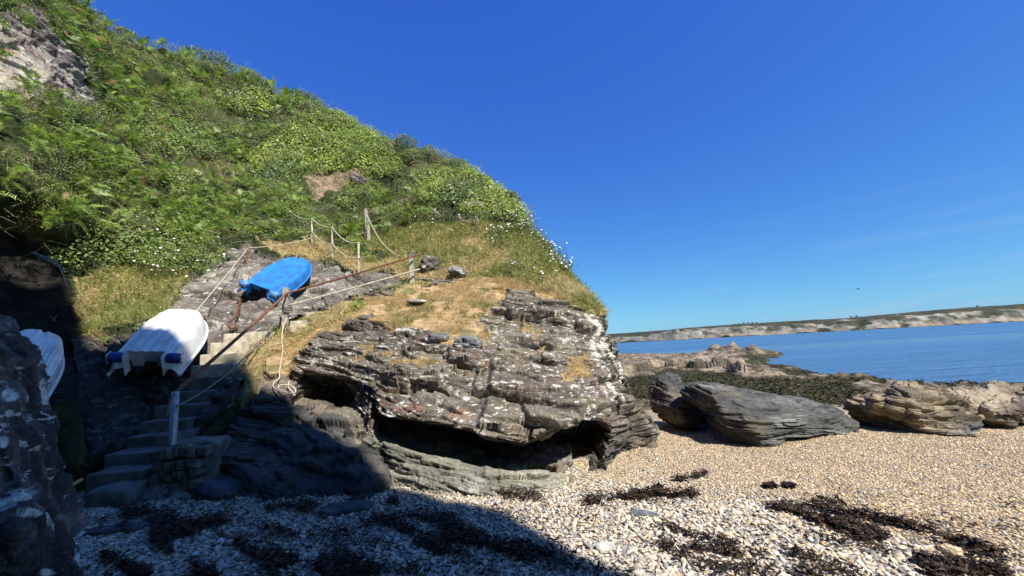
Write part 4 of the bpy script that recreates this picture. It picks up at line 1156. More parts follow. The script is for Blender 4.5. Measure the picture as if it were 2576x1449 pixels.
# ------------------------------------------------------------------ stairs
STEPS = [((208, 1236), (325, 1232), 4.62), ((216, 1192), (362, 1186), 4.88), ((262, 1143), (405, 1137), 5.22), ((318, 1099), (440, 1096), 5.55), ((351, 1061), (470, 1058), 5.85), ((387, 1022), (516, 1018), 6.18),
         ((424, 986), (551, 983), 6.5), ((453, 950), (567, 948), 6.82), ((480, 918), (586, 916), 7.14), ((503, 890), (602, 889), 7.46), ((529, 861), (632, 860), 7.8), ((562, 838), (672, 836), 8.15)]
def stairs():
    rt = empty("staircase", at(330, 1240, 4.7))
    tag(rt, "narrow concrete staircase climbing from the shingle to the path between the boats and the rock", "staircase")
    n = len(STEPS)
    for k, (l, r, Y) in enumerate(STEPS):
        Lp, Rp = at(*l, Y), at(*r, Y + 0.05)
        z = 0.5 * (Lp[2] + Rp[2])
        Lp[2] = z; Rp[2] = z
        d = Rp - Lp
        back = np.array([-d[1], d[0], 0]); back /= np.linalg.norm(back)
        if back[1] < 0: back = -back
        dep = 0.62
        c = (Lp + Rp) / 2 + back * dep / 2 - np.array([0, 0, 0.26])
        V, Fl = bevel_box(c, d / 2, back * dep / 2, np.array([0, 0, 0.26]), 0.012 if k > 0 else 0.04, 0.014 if k > 0 else 0.04, seed=k, sub=14)
        b = MB(); b.add(V, Fl)
        o = b.build("step", M_CONC if k > 7 else M_CONC_SHADE)  # lighter concrete on sunlit upper steps, shade-darkened tone on the rest
        child_shift(o, rt)
stairs()

def plinth():
    """rubble masonry block that carries the galvanised pole"""
    rt = empty("stone_plinth", ghit(455, 1262)[0])
    tag(rt, "rough stone and mortar plinth under the steel pole beside the bottom steps", "plinth")
    c0 = at(452, 1200, 5.0)
    b = MB()
    V, Fl = bevel_box(c0 + np.array([0, 0.28, -0.10]), (0.30, 0.06, 0), (-0.05, 0.22, 0), (0, 0, 0.48), 0.06, 0.05, 3, 20)
    b.add(V, Fl)
    o = b.build("mortar_core", M_CONC_SHADE); child_shift(o, rt)
    rng = np.random.default_rng(5)
    for i in range(6):
        zz = c0[2] + 0.30 - i * 0.13
        xx = -0.27
        b = MB()
        while xx < 0.26:
            wv = rng.uniform(0.07, 0.17)
            V, Fl = bevel_box(np.array([c0[0] + xx + wv / 2, c0[1] - 0.03 + rng.normal(0, 0.02) + 0.16 * (xx + .27) * 0.3, zz + rng.normal(0, .012)]), (wv * 0.48, 0.012, rng.normal(0, .012)), (0, 0.09, 0), (0, 0, 0.055), 0.025, 0.02, 11 + i, 4)
            b.add(V, Fl); xx += wv
        o = b.build("stone_course", plain_mat("rubble_stone", (0.14, 0.125, 0.10), 0.9, 0.2, 9, 0.55, 0.6, 0.02, 25)); child_shift(o, rt)
    # mortar skirt spilling to the shingle
    g = ghit(345, 1268)[0]
    V, Fl = bevel_box(g + np.array([0.12, 0.2, 0.02]), (0.42, 0.10, 0.03), (-0.05, 0.22, 0.12), (0, -0.03, 0.11), 0.08, 0.07, 21, 20)
    b = MB(); b.add(V, Fl)
    o = b.build("mortar_skirt", plain_mat("pale_mortar", (0.20, 0.19, 0.165), 0.9, 0.2, 6, 0.35, 0.5, 0.02, 22)); child_shift(o, rt)
plinth()

# ------------------------------------------------------------------ railings, ropes, chain
def sag(a, b, s, n=24):
    t = np.linspace(0, 1, n)[:, None]
    p = np.asarray(a) * (1 - t) + np.asarray(b) * t
    p[:, 2] -= (s * 4 * t * (1 - t))[:, 0]
    return p

def tube_obj(name, pts, r, mat, parent=None, n=8, taper=None):
    V, Fl = tube(pts, r, n, taper=taper)
    b = MB(); b.add(V, Fl)
    o = b.build(name, mat)
    if parent is not None: child_shift(o, parent)
    return o

def post_box(name, base, top, w_, mat, parent):
    base, top = np.asarray(base, float), np.asarray(top, float)
    base = base - (top - base) / np.linalg.norm(top - base) * 0.25
    c = (base + top) / 2
    V, Fl = bevel_box(c, (w_ / 2, w_ * .06, 0), (-w_ * .06, w_ / 2, 0), (top - base) / 2, 0.006, 0.004, 3, 5)
    b = MB(); b.add(V, Fl)
    o = b.build(name, mat)
    if parent is not None: child_shift(o, parent)
    return o

P0b, P0t = at(433, 1136, 5.05), at(441, 985, 5.05)
P1b, P1t = at(717, 822, 8.75), at(720, 724, 8.75)
P2b, P2t = at(1037, 716, 10.5), at(1034, 640, 10.5)
def handrail():
    rt = empty("handrail", P1b)
    tag(rt, "rusty pipe handrail on wooden posts and a steel pole beside the concrete steps", "handrail")
    tube_obj("pole", [P0b - np.array([0, 0, .3]), P0b, P0t], 0.042, M_GALV, rt, 14)
    post_box("post", P1b, P1t, 0.115, M_WOOD, rt)
    post_box("post", P2b, P2t, 0.125, M_WOOD, rt)
    a = P0t + np.array([0.0, -0.03, -0.03]); b = at(721, 738, 8.66); c = at(1052, 641, 10.42)
    o = tube_obj("rail", np.concatenate([sag(a, b, 0.02), sag(b, c, 0.015)[1:]]), 0.026, M_RUST, rt)
    o['label'] = "rusty brown upper pipe rail"
    o = tube_obj("rail", sag(at(726, 768, 8.68), at(1056, 677, 10.42), 0.01), 0.021, M_PALE, rt)
    o['label'] = "pale lower pipe rail"
    # cap and lashings
    for p, m_, r_ in ((at(719, 784, 8.70), M_ROPED, 0.075), (at(1034, 643, 10.47), M_ROPED, 0.075)):
        b_ = MB()
        for k in range(4):
            a_ = np.linspace(0, 2 * pi, 20, endpoint=False)
            ring = np.stack([p[0] + (r_ + .008) * np.cos(a_) * 1.1, p[1] + 0.06 + (r_ + .008) * np.sin(a_) * 1.1, p[2] + k * 0.03 + .012 * np.sin(a_ + k)], -1)
            b_.add(*tube(ring, 0.014, 6, closed=True))
        child_shift(b_.build("lashing", m_), rt)
handrail()

def ropes():
    tag(tube_obj("rope", np.concatenate([sag(at(711, 787, 8.62), at(592, 922, 6.6), 0.06), sag(at(592, 922, 6.6), at(444, 1022, 5.0), 0.05)[1:]]), 0.012, M_ROPED), "grey rope sagging from the middle post down to the steel pole over the steps", "rope")
    tag(tube_obj("rope", [at(441, 990, 4.98), at(432, 1000, 4.95), at(425, 1018, 4.95), at(421, 1040, 4.97), at(420, 1047, 4.97)], 0.016, M_ROPED), "short grey rope end dangling from the top of the steel pole", "rope")
    # white rope hanging over the rock with a loose coil
    xy = [(709, 850), (711, 880), (707, 910), (703, 935), (702, 952), (690, 962), (688, 974), (705, 984), (735, 990), (744, 982), (733, 970), (708, 968), (700, 976), (722, 988), (742, 994), (726, 975), (728, 958)]
    pts = [at(722, 800, 8.62), at(713, 822, 8.5)] + [on_rock(x, y, 0.05) for x, y in xy]
    for _ in range(2):                              # let it hang smoothly over the ledges
        yy = np.array([p[1] for p in pts]); ys_ = np.minimum(yy, np.convolve(np.pad(yy, 1, mode='edge'), [.25, .5, .25], 'valid'))
        pts = [pts[0]] + [at(x, y, v) for (x, y), v in zip([(713, 822)] + xy, ys_[1:])]
    pts = crom(np.array(pts), [6] * (len(pts) - 1))
    tag(tube_obj("rope", pts, 0.011, M_ROPE), "pale rope hanging from the middle post and ending in a loose coil on the rock", "rope")
    # painter of the white boat over the rusty stake
    st = at(624, 624, 10.9)
    tag(tube_obj("rope", sag(st, at(485, 793, 8.05), 0.02), 0.011, M_ROPE), "taut pale rope from the bow of the white boat up to the rusty stake", "rope")
    tag(tube_obj("rope", sag(st, at(783, 599, 12.8), 0.06), 0.012, M_ROPE), "pale rope from the rusty stake across to the rope fence", "rope")
    tag(tube_obj("rope", crom(np.array([at(617, 685, 10.5), at(613, 698, 10.3), at(619, 709, 10.2), at(624, 695, 10.3), at(632, 704, 10.15)]), [6] * 4), 0.014, M_ROPE), "short knotted pale rope tying the stern of the blue boat to the stake", "rope")
    rt = tube_obj("stake", [at(618, 706, 10.7), at(618, 690, 10.75), at(620, 650, 10.85), at(624, 622, 10.9)], 0.028, M_RUST)
    tag(rt, "rusty iron stake standing on the rock slab behind the blue boat's stern", "stake")
    # links of the rusty chain
    path = crom(np.array([at(610, 752, 9.55), at(607, 770, 9.3), at(603, 790, 9.05), at(598, 803, 8.9), at(585, 815, 8.75), at(578, 822, 8.7), at(585, 833, 8.55), at(600, 832, 8.55), at(596, 824, 8.62)]), [10] * 8)
    L = np.concatenate([[0], np.cumsum(np.linalg.norm(np.diff(path, axis=0), axis=1))])
    b = MB(); s = 0; k = 0
    while s < L[-1] - 0.07:
        p = np.array([np.interp(s, L, path[:, i]) for i in range(3)]); p2 = np.array([np.interp(s + .075, L, path[:, i]) for i in range(3)])
        t = (p2 - p) / np.linalg.norm(p2 - p); sd = np.cross(t, [0, -0.6, 0.8]); sd /= np.linalg.norm(sd)
        if k % 2: sd = np.cross(t, sd)
        a_ = np.linspace(0, 2 * pi, 12, endpoint=False)
        b.add(*tube((p + p2) / 2 + np.outer(np.cos(a_), t) * 0.055 + np.outer(np.sin(a_), sd) * 0.03 + np.array([0, -0.06, 0.05]), 0.011, 5, closed=True))
        s += 0.075; k += 1
    tag(b.build("chain", M_RUST), "rusty chain lying down the rock slab below the blue boat", "chain")
ropes()

def rope_fence():
    S = [(785, 610, 549, 12.9), (836, 646, 571, 12.1), (902, 682, 609, 11.1)]
    rt = empty("rope_fence", at(836, 646, 12.6))
    tag(rt, "rope fence of three thin pale stakes above the blue boat beside the rocky path", "rope fence")
    tops, mids = [], []
    for x, yb, yt, Y in S:
        tube_obj("stake", [at(x, yb + 12, Y), at(x, yb, Y), at(x, yt, Y)], 0.03, M_PALE, rt)
        tops.append(at(x, yt + 1, Y - 0.03)); mids.append(at(x, yt + (yb - yt) * 0.56, Y - 0.03))
    e0 = at(699, 488, 15.2); e1 = at(726, 560, 14.0)
    up = np.concatenate([sag(e0, tops[0], 0.35), sag(tops[0], tops[1], 0.10)[1:], sag(tops[1], tops[2], 0.18)[1:]])
    lo = np.concatenate([sag(e1, mids[0], 0.15), sag(mids[0], mids[1], 0.12)[1:], sag(mids[1], mids[2], 0.14)[1:], sag(mids[2], at(921, 645, 11.0), .01)[1:]])
    tube_obj("rope", up, 0.015, M_ROPE, rt)['label'] = "sagging upper rope"
    tube_obj("rope", lo, 0.015, M_ROPE, rt)['label'] = "sagging lower rope"
    # second post with its ropes
    rt2 = empty("rope_post", at(926, 598, 13.5))
    tag(rt2, "grey wooden post standing alone in the grass above the path, holding old ropes", "post")
    post_box("post", at(927, 602, 13.5), at(922, 526, 13.5), 0.13, M_WOOD, rt2)
    tube_obj("rope", sag(at(926, 534, 13.4), at(1015, 502, 14.6), 0.02), 0.014, M_ROPED, rt2)
    tube_obj("rope", sag(at(926, 560, 13.4), at(978, 540, 14.0), 0.02), 0.012, M_ROPED, rt2)
    tube_obj("rope", sag(at(924, 542, 13.4), at(1008, 645, 10.9), 0.3), 0.013, M_ROPE, rt2)
rope_fence()

def blocks():
    for (x, y, Y, w2, h2, lab) in ((757, 823, 8.75, .17, .13, "low square concrete block just right of the middle handrail post"), (787, 807, 9.0, .10, .18, "taller narrow concrete block at the edge of the dry grass, behind the low block")):
        c = at(x, y, Y)
        V, Fl = bevel_box(c, (w2, .03, 0), (-.02, .16, 0), (0, 0, h2), .02, .015, 5, 8)
        b = MB(); b.add(V, Fl)
        tag(b.build("concrete_block", M_CONC), lab, "block")
blocks()

# ------------------------------------------------------------------ boats (upside-down plastic dinghies)
def dinghy(stern, bow, right, lift, W=1.22, ribs=5, ribw=0.05, mats=(M_WHITE, M_NAVY, M_WHITE), label="", H=0.40, wheels=True, ribd=0.024, ribend=0.76):
    S, B = np.asarray(stern, float), np.asarray(bow, float)
    ux = B - S; Ln = np.linalg.norm(ux); ux /= Ln
    vy = np.asarray(right, float); vy = vy - ux * (vy @ ux); vy /= np.linalg.norm(vy)
    nz = np.cross(vy, ux)
    if nz[2] < 0: nz = -nz
    rt = empty("dinghy", S)
    tag(rt, label, "dinghy", "dinghies laid upside down by the steps")
    def T(u, v, h): return S + np.multiply.outer(u, ux) + np.multiply.outer(v, vy) + np.multiply.outer(h + lift, nz)
    hw = W / 2
    def halfw(u):
        t = u / Ln
        side = hw * (0.93 + 0.07 * np.sin(np.clip(t / 0.5, 0, 1) * pi / 2))
        nose = np.clip(1 - (np.clip((t - 0.45) / 0.55, 0, 1)) ** 2.1, 0, 1) ** 0.6
        return side * nose
    nu, nv = 190, 150
    tt = np.linspace(0, 1, nu) 
    uu = Ln * (1 - (1 - tt) ** 1.5)
    sv = np.linspace(-1, 1, nv)
    U, Sv = np.meshgrid(uu, sv, indexing='ij')
    hwid = halfw(U)
    Vv = hwid * Sv
    t = U / Ln
    a = np.abs(Vv)
    # section: flat planing bottom, rounded bilge, vertical topside, flared gunwale at |s|=1
    edge = (1 - np.abs(Sv)) * np.maximum(hwid, 0.05)
    hbow = H * (1 - 0.55 * sstep(0.72, 1.0, t) ** 1.6)
    h = hbow * (1 - np.clip(1 - edge / 0.17, 0, 1) ** 2.6)
    gun = sstep(0.05, 0.02, edge)
    # tunnels between central hull and side pontoons
    tun = np.exp(-((a - hw * 0.66) / 0.035) ** 2) * sstep(0.85, 0.5, t)
    h -= 0.045 * tun
    # ribs run along the flat bottom
    flat = sstep(hw * 0.62, hw * 0.55, a) * sstep(ribend, ribend - 0.10, t)
    if ribs:
        per = hw * 1.10 / ribs
        ph = (Vv + hw * 0.55) / per
        saw = (ph - np.floor(ph))
        prof = sstep(0.0, ribw, saw) * sstep(1.0, 1 - ribw, saw)
        h -= ribd * (1 - prof) * flat
    # keel crease at the bow
    h -= 0.02 * np.exp(-(a / 0.02) ** 2) * sstep(0.70, 0.85, t) * sstep(1.0, 0.95, t)
    h += 0.015 * np.exp(-((a - hw * 0.30 * (1.25 - t)) / 0.02) ** 2) * sstep(0.66, 0.78, t) * sstep(0.98, 0.9, t)
    # stern of the pontoons slopes down to a point
    pont = a > hw * 0.50
    h = np.where(pont, h * sstep(-0.04, 0.09, t) ** 0.7 + 0.03 * sstep(0.15, 0, t), h)
    h = np.maximum(h, 0.0)
    A = T(U, Vv, h)
    fc = grid_faces(nu, nv)
    um = U.ravel()[fc].mean(1); am = a.ravel()[fc].mean(1)
    tr = 0.08 * Ln
    keep = ~((um < tr) & (am < hw * 0.50))
    b = MB()
    # transom wall
    vv = np.linspace(-hw * 0.50, hw * 0.50, 60)
    cut = sstep(hw * 0.22, hw * 0.15, np.abs(vv)) * 0.10
    top = np.interp(vv, Vv[np.argmin(np.abs(uu - tr))], h[np.argmin(np.abs(uu - tr))])
    lo = 0.02 + cut
    rows = [T(np.full(60, tr + 0.015 + 0.01 * k), vv, top * (1 - k / 8) + lo * (k / 8)) for k in range(9)]
    hull_V = A.reshape(-1, 3)
    b.add(hull_V, fc[keep])
    b.add(np.stack(rows).reshape(-1, 3), grid_faces(9, 60))
    # inner cheeks of the two stern pontoons
    for s in (-1, 1):
        us = np.linspace(0.0, tr + 0.02, 30)
        j = np.argmin(np.abs(sv - s * 0.53))
        ht = np.interp(us, uu, h[:, j])
        b.add(np.stack([T(us, np.full(30, s * hw * 0.50), ht), T(us, np.full(30, s * hw * 0.50), ht * 0)]).reshape(-1, 3), grid_faces(2, 30))
    hull = b.build("hull", mats[0]); child_shift(hull, rt)
    # gunwale: rounded rim all the way round
    k = np.linspace(0, 1, 160)
    ug = np.concatenate([Ln * (1 - (1 - k) ** 1.8), Ln * (1 - (1 - k[::-1]) ** 1.8)[1:]])
    sg = np.concatenate([np.ones(160), -np.ones(159)])
    rim = T(ug, sg * halfw(ug) * 1.0, np.full(len(ug), 0.015))
    V, Fl = tube(rim, 0.026, 8)
    g = MB(); g.add(V, Fl); child_shift(g.build("gunwale", mats[2]), rt)
    if wheels:
        for s in (-1, 1):
            c0 = s * hw * 0.74
            ww = 0.09
            g = MB()
            prof = [(-ww, 0.03), (-ww, 0.075), (-ww * 0.85, 0.088), (0, 0.088), (ww * 0.85, 0.088), (ww, 0.075), (ww, 0.03)]
            an = np.linspace(0, 2 * pi, 26, endpoint=False)
            R_ = []
            for x_, r_ in prof:
                R_.append(T(0.06 * Ln + r_ * np.cos(an), np.full(26, c0 + x_), H * 0.72 + r_ * np.sin(an)))
            g.add(np.stack(R_).reshape(-1, 3), grid_faces(len(prof), 26, wrap=True))
            child_shift(g.build("wheel", mats[1]), rt)
            for e in (-1, 1):                    # cheeks holding the wheel
                g = MB()
                V, Fl = bevel_box(T(0.075 * Ln, c0 + e * (ww + 0.022), H * 0.66), ux * 0.075, vy * 0.014, nz * 0.085, 0.012, 0, 0, 2)
                g.add(V, Fl)
                child_shift(g.build("wheel_bracket", mats[0]), rt)
    return rt
dinghy(at(364, 954, 6.6), at(484, 803, 8.15), at(455, 946, 6.75) - at(283, 938, 6.45), 0.06, W=1.0, ribs=4, ribw=0.35, mats=(M_WHITE, M_NAVY, M_WHITE),
       label="white plastic dinghy upside down left of the steps, navy wheels at its stern", H=0.40, ribd=0.014, ribend=0.85)
dinghy(at(646, 757, 9.45), at(770, 664, 11.0), at(703, 762, 9.5) - at(606, 735, 9.35), 0.08, W=1.04, ribs=8, ribw=0.16, mats=(M_BLUE, M_LBLUE, M_BLUE),
       label="bright blue ribbed plastic dinghy lying upside down on the rock slab above the handrail", H=0.27, ribd=0.032)
dinghy(at(-24, 1042, 4.9), at(92, 862, 6.0), at(85, 1030, 5.2) - at(-60, 960, 5.0), 0.1, W=0.78, ribs=9, ribw=0.25, mats=(M_WHITE, M_WHITE, M_WHITE),
       label="white ribbed dinghy standing in the shade half hidden behind the lichen spotted rock", H=0.32, wheels=False, ribend=0.62)

# ------------------------------------------------------------------ loose stones
def stones():
    def g(px, py, up): return ghit(px, py)[0] + np.array([0, 0, up])
    stone("slate_slab", g(1622, 1297, 0.015), (0.13, 0.055, 0.02), "flat blue grey slate lying on the pale pebbles", ((0.12, 0.13, 0.14), (0.19, 0.20, 0.21)), 3, 0.0, -0.45)
    stone("stone", g(1523, 1383, 0.02), (0.075, 0.055, 0.035), "large pale quartz stone in the pebbles near the shadow edge", ((0.36, 0.34, 0.29), (0.52, 0.49, 0.43)), 5, 0.0, 0.3)
    stone("stone", g(2393, 1392, 0.02), (0.06, 0.05, 0.03), "yellowish stone lying on the dark seaweed band", ((0.42, 0.31, 0.17), (0.55, 0.43, 0.27)), 6, 0.0, 0.3)
    stone("stone", g(228, 1192, 0.07), (0.23, 0.16, 0.13), "smooth dark rounded stone left of the bottom steps", ((0.04, 0.045, 0.05), (0.075, 0.08, 0.085)), 7, 0.0, 0.2)
    stone("slate_slab", g(285, 1338, 0.02), (0.26, 0.09, 0.035), "long dark slate slab lying on the shaded shingle below the plinth", ((0.06, 0.065, 0.075), (0.10, 0.105, 0.11)), 8, 0.0, 0.12)
    stone("slate_slab", g(545, 1240, 0.05), (0.42, 0.25, 0.14), "smooth sloping dark slab beside the plinth at the foot of the shaded rock", ((0.05, 0.055, 0.065), (0.085, 0.09, 0.10)), 9, 0.0, -0.3, 0.12)
    stone("slate_slab", g(870, 1285, 0.02), (0.28, 0.14, 0.05), "low dark slab half buried in shingle below the shaded rock", ((0.05, 0.055, 0.06), (0.09, 0.09, 0.10)), 10, 0.0, 0.2)
    stone("stone", on_rock(1178, 862, 0.06), (0.24, 0.18, 0.12), "square grey lichen spotted stone resting on the sunlit rock ledge", ((0.13, 0.135, 0.14), (0.22, 0.22, 0.21)), 12, 0.22, 0.1, 0.12)
    stone("stone", on_rock(1104, 850, 0.03), (0.20, 0.14, 0.09), "small grey stone in dry grass left of the square stone", ((0.12, 0.12, 0.125), (0.2, 0.2, 0.19)), 13, 0.2, 0.1, 0.1)
    stone("stone", on_slope(1080, 664, -0.06), (0.30, 0.24, 0.24), "dark blocky boulder embedded in the grass just right of the upper handrail post", ((0.07, 0.06, 0.055), (0.16, 0.14, 0.12)), 14, 0.15, 0.3, -0.5)
    stone("stone", on_slope(1152, 684, -0.05), (0.28, 0.18, 0.13), "pale tilted rock in the grass right of the dark blocky boulder", ((0.19, 0.18, 0.165), (0.33, 0.31, 0.28)), 15, 0.22, -0.2, 0.4)
    stone("stone", on_rock(1049, 758, 0.02), (0.25, 0.16, 0.05), "flat pale stone in the dry grass below the upper handrail post", ((0.25, 0.23, 0.19), (0.38, 0.35, 0.30)), 16, 0.15, 0.0, 0.1)
    stone("stone", on_slope(905, 455, -0.05), (0.42, 0.3, 0.25), "weathered rock sticking out of the bare earth patch high on the hill", ((0.13, 0.11, 0.10), (0.26, 0.23, 0.19)), 17, 0.15, 0.4, 0.2)
    for k, (x, y, sx, sy, sz, lab) in enumerate(((1645, 1020, .30, .22, .10, "low tan rock behind the headland beside the upright boulder"), (1628, 1000, .25, .2, .12, "grey rock at the gap between the headland and the upright boulder"),)):
        P = ghit(x, y)[0]
        stone("stone", P + np.array([0, 0.2, 0.04]), (sx * 1.6, sy * 1.6, sz * 1.6), lab, ((0.15, 0.13, 0.11), (0.28, 0.24, 0.19)), 20 + k, 0.05, 0.3)
    V, Fl = tube([at(158, 1235, 3.9), at(182, 1220, 4.05), at(205, 1207, 4.2)], 0.018, 10)
    b = MB(); b.add(V, Fl)
    tag(b.build("bamboo_cane", M_CANE), "broken yellow cane stuck in the shaded shingle behind the left foreground rock", "cane")
stones()

# ------------------------------------------------------------------ pebbles
def ico(sub):
    t = (1 + 5 ** .5) / 2
    V = [(-1, t, 0), (1, t, 0), (-1, -t, 0), (1, -t, 0), (0, -1, t), (0, 1, t), (0, -1, -t), (0, 1, -t), (t, 0, -1), (t, 0, 1), (-t, 0, -1), (-t, 0, 1)]
    V = [np.array(v) / np.linalg.norm(v) for v in V]
    Fc = [(0, 11, 5), (0, 5, 1), (0, 1, 7), (0, 7, 10), (0, 10, 11), (1, 5, 9), (5, 11, 4), (11, 10, 2), (10, 7, 6), (7, 1, 8), (3, 9, 4), (3, 4, 2), (3, 2, 6), (3, 6, 8), (3, 8, 9), (4, 9, 5), (2, 4, 11), (6, 2, 10), (8, 6, 7), (9, 8, 1)]
    for _ in range(sub):
        c = {}; nf = []
        def mid(a, b):
            k = (min(a, b), max(a, b))
            if k not in c:
                m_ = V[a] + V[b]; V.append(m_ / np.linalg.norm(m_)); c[k] = len(V) - 1
            return c[k]
        for a, b, d in Fc:
            x, y, z = mid(a, b), mid(b, d), mid(d, a)
            nf += [(a, x, z), (b, y, x), (d, z, y), (x, y, z)]
        Fc = nf
    return np.array(V), np.array(Fc)

def scatter_pebbles(P, r, col, sub, rng):
    T, Fc = ico(sub)
    n = len(P)
    nsh = 12
    shp = []
    for k in range(nsh):
        d = 1 + 0.28 * vn(T * 1.1 + 9.7 * k, 200 + k)
        shp.append(T * d[:, None] * np.array([1.25, rng.uniform(0.75, 1.05), rng.uniform(0.32, 0.6)]))
    shp = np.stack(shp)
    which = rng.integers(0, nsh, n)
    a = rng.uniform(0, 2 * pi, n); ti = rng.normal(0, 0.35, n); tj = rng.normal(0, 0.35, n)
    ca, sa = np.cos(a), np.sin(a)
    B = shp[which] * r[:, None, None]
    x = B[..., 0] * ca[:, None] - B[..., 1] * sa[:, None]
    y = B[..., 0] * sa[:, None] + B[..., 1] * ca[:, None]
    z = B[..., 2] + x * ti[:, None] + y * tj[:, None]
    V = np.stack([x, y, z], -1) + P[:, None]
    m = len(T)
    Fa = (np.arange(n)[:, None, None] * m + Fc[None]).reshape(-1, 3)
    return V.reshape(-1, 3), Fa, np.repeat(col, m, 0)

def zone(P):
    return sstep(-0.25, 0.45, (P[:, 0] * 0.46 + P[:, 1] * 0.33 - 2.25) + 0.45 * vn(P * 0.9, 9) + 0.25 * vn(P * 3.1, 10))
def pebbles():
    rng = np.random.default_rng(21)
    n = 1300000
    X = rng.uniform(-6, 11, n); Y = rng.uniform(1.9, 10.5, n)
    P = np.stack([X, Y, X * 0], -1); P[:, 2] = beach_z(X, Y)
    q = proj(P)
    keep = (q[:, 0] > -250) & (q[:, 0] < 2850) & (q[:, 1] < 1580) & (q[:, 1] > 1000)
    P = P[keep]
    t = zone(P)
    r = (0.0142 * (1 - t) + 0.0092 * t) * np.exp(rng.normal(0, 0.28, len(P))) * (1 + 0.04 * np.maximum(P[:, 1] - 5, 0))
    dens = 0.95 / (pi * (0.0142 * (1 - t) + 0.0092 * t) ** 2 * (1 + 0.04 * np.maximum(P[:, 1] - 5, 0)) ** 2 * 1.16)
    have = n / (17 * 8.6)
    k2 = rng.uniform(0, 1, len(P)) < dens / have
    P, r, t = P[k2], r[k2], t[k2]
    pal_w = np.array([(0.58, 0.52, 0.42), (0.54, 0.45, 0.31), (0.40, 0.375, 0.33), (0.27, 0.265, 0.255), (0.62, 0.58, 0.49), (0.46, 0.35, 0.24), (0.20, 0.20, 0.205)])
    pal_t = np.array([(0.52, 0.42, 0.27), (0.44, 0.325, 0.175), (0.38, 0.32, 0.24), (0.60, 0.52, 0.38), (0.22, 0.195, 0.165), (0.40, 0.265, 0.145), (0.21, 0.21, 0.22)])
    iw = rng.choice(7, len(P), p=[.26, .20, .17, .11, .13, .08, .05]); it = rng.choice(7, len(P), p=[.26, .24, .14, .13, .09, .06, .08])
    pick = rng.uniform(0, 1, len(P)) < t
    c = np.where(pick[:, None], pal_t[it], pal_w[iw]) * rng.uniform(0.80, 1.22, (len(P), 1)) * np.array([1.04, 1.0, 0.94])
    P[:, 2] += r * 0.2 + rng.uniform(0, 0.010, len(P)) * (1 - t)
    near = (r > 0.012) & (P[:, 1] < 4.0)
    V1, F1, C1 = scatter_pebbles(P[near], r[near], c[near], 1, rng)
    V2, F2, C2 = scatter_pebbles(P[~near], r[~near], c[~near], 0, rng)
    print("pebbles", near.sum(), (~near).sum())
    o = mesh("pebbles", np.concatenate([V1, V2]), [np.concatenate([F1, F2 + len(V1)])], M_PEB, col=np.concatenate([C1, C2]))
    tag(o, "pale rounded pebbles and tan gravel covering the beach", "pebbles", kind='stuff')
pebbles()

# ------------------------------------------------------------------ wrack on the beach
WRACK = [([(1930, 1280), (2050, 1263), (2110, 1263), (2150, 1288), (2300, 1328), (2440, 1368), (2530, 1418), (2545, 1460), (2340, 1460), (2300, 1400), (2180, 1372), (2100, 1335), (2000, 1300)], 3000, 0.16),
         ([(1500, 1252), (1580, 1258), (1640, 1246), (1700, 1250), (1760, 1248), (1755, 1258), (1640, 1262), (1560, 1268), (1480, 1275), (1470, 1268)], 900, 0.1),
         ([(1688, 1211), (1740, 1204), (1775, 1195), (1788, 1199), (1760, 1209), (1700, 1215)], 260, 0.1),
         ([(1560, 1340), (1700, 1330), (1830, 1370), (2000, 1395), (2120, 1449), (1980, 1470), (1800, 1460), (1700, 1400)], 1000, 0.40),
         ([(1250, 1240), (1370, 1238), (1360, 1270), (1280, 1268)], 260, 0.15),
         ([(235, 1290), (330, 1280), (500, 1300), (700, 1335), (850, 1395), (960, 1440), (900, 1470), (650, 1460), (400, 1390), (260, 1330)], 2700, 0.24),
         ([(820, 1340), (950, 1305), (1100, 1300), (1300, 1340), (1450, 1400), (1300, 1430), (1100, 1400), (900, 1385)], 1800, 0.24),
         ([(650, 1272), (810, 1268), (790, 1292), (680, 1292)], 320, 0.1),
         ([(400, 1236), (440, 1232), (460, 1256), (410, 1262)], 120, 0.1),
         ([(1000, 1250), (1020, 1250), (1010, 1275), (980, 1280)], 100, 0.1),
         ([(260, 1400), (420, 1420), (700, 1470), (260, 1470)], 600, 0.25)]
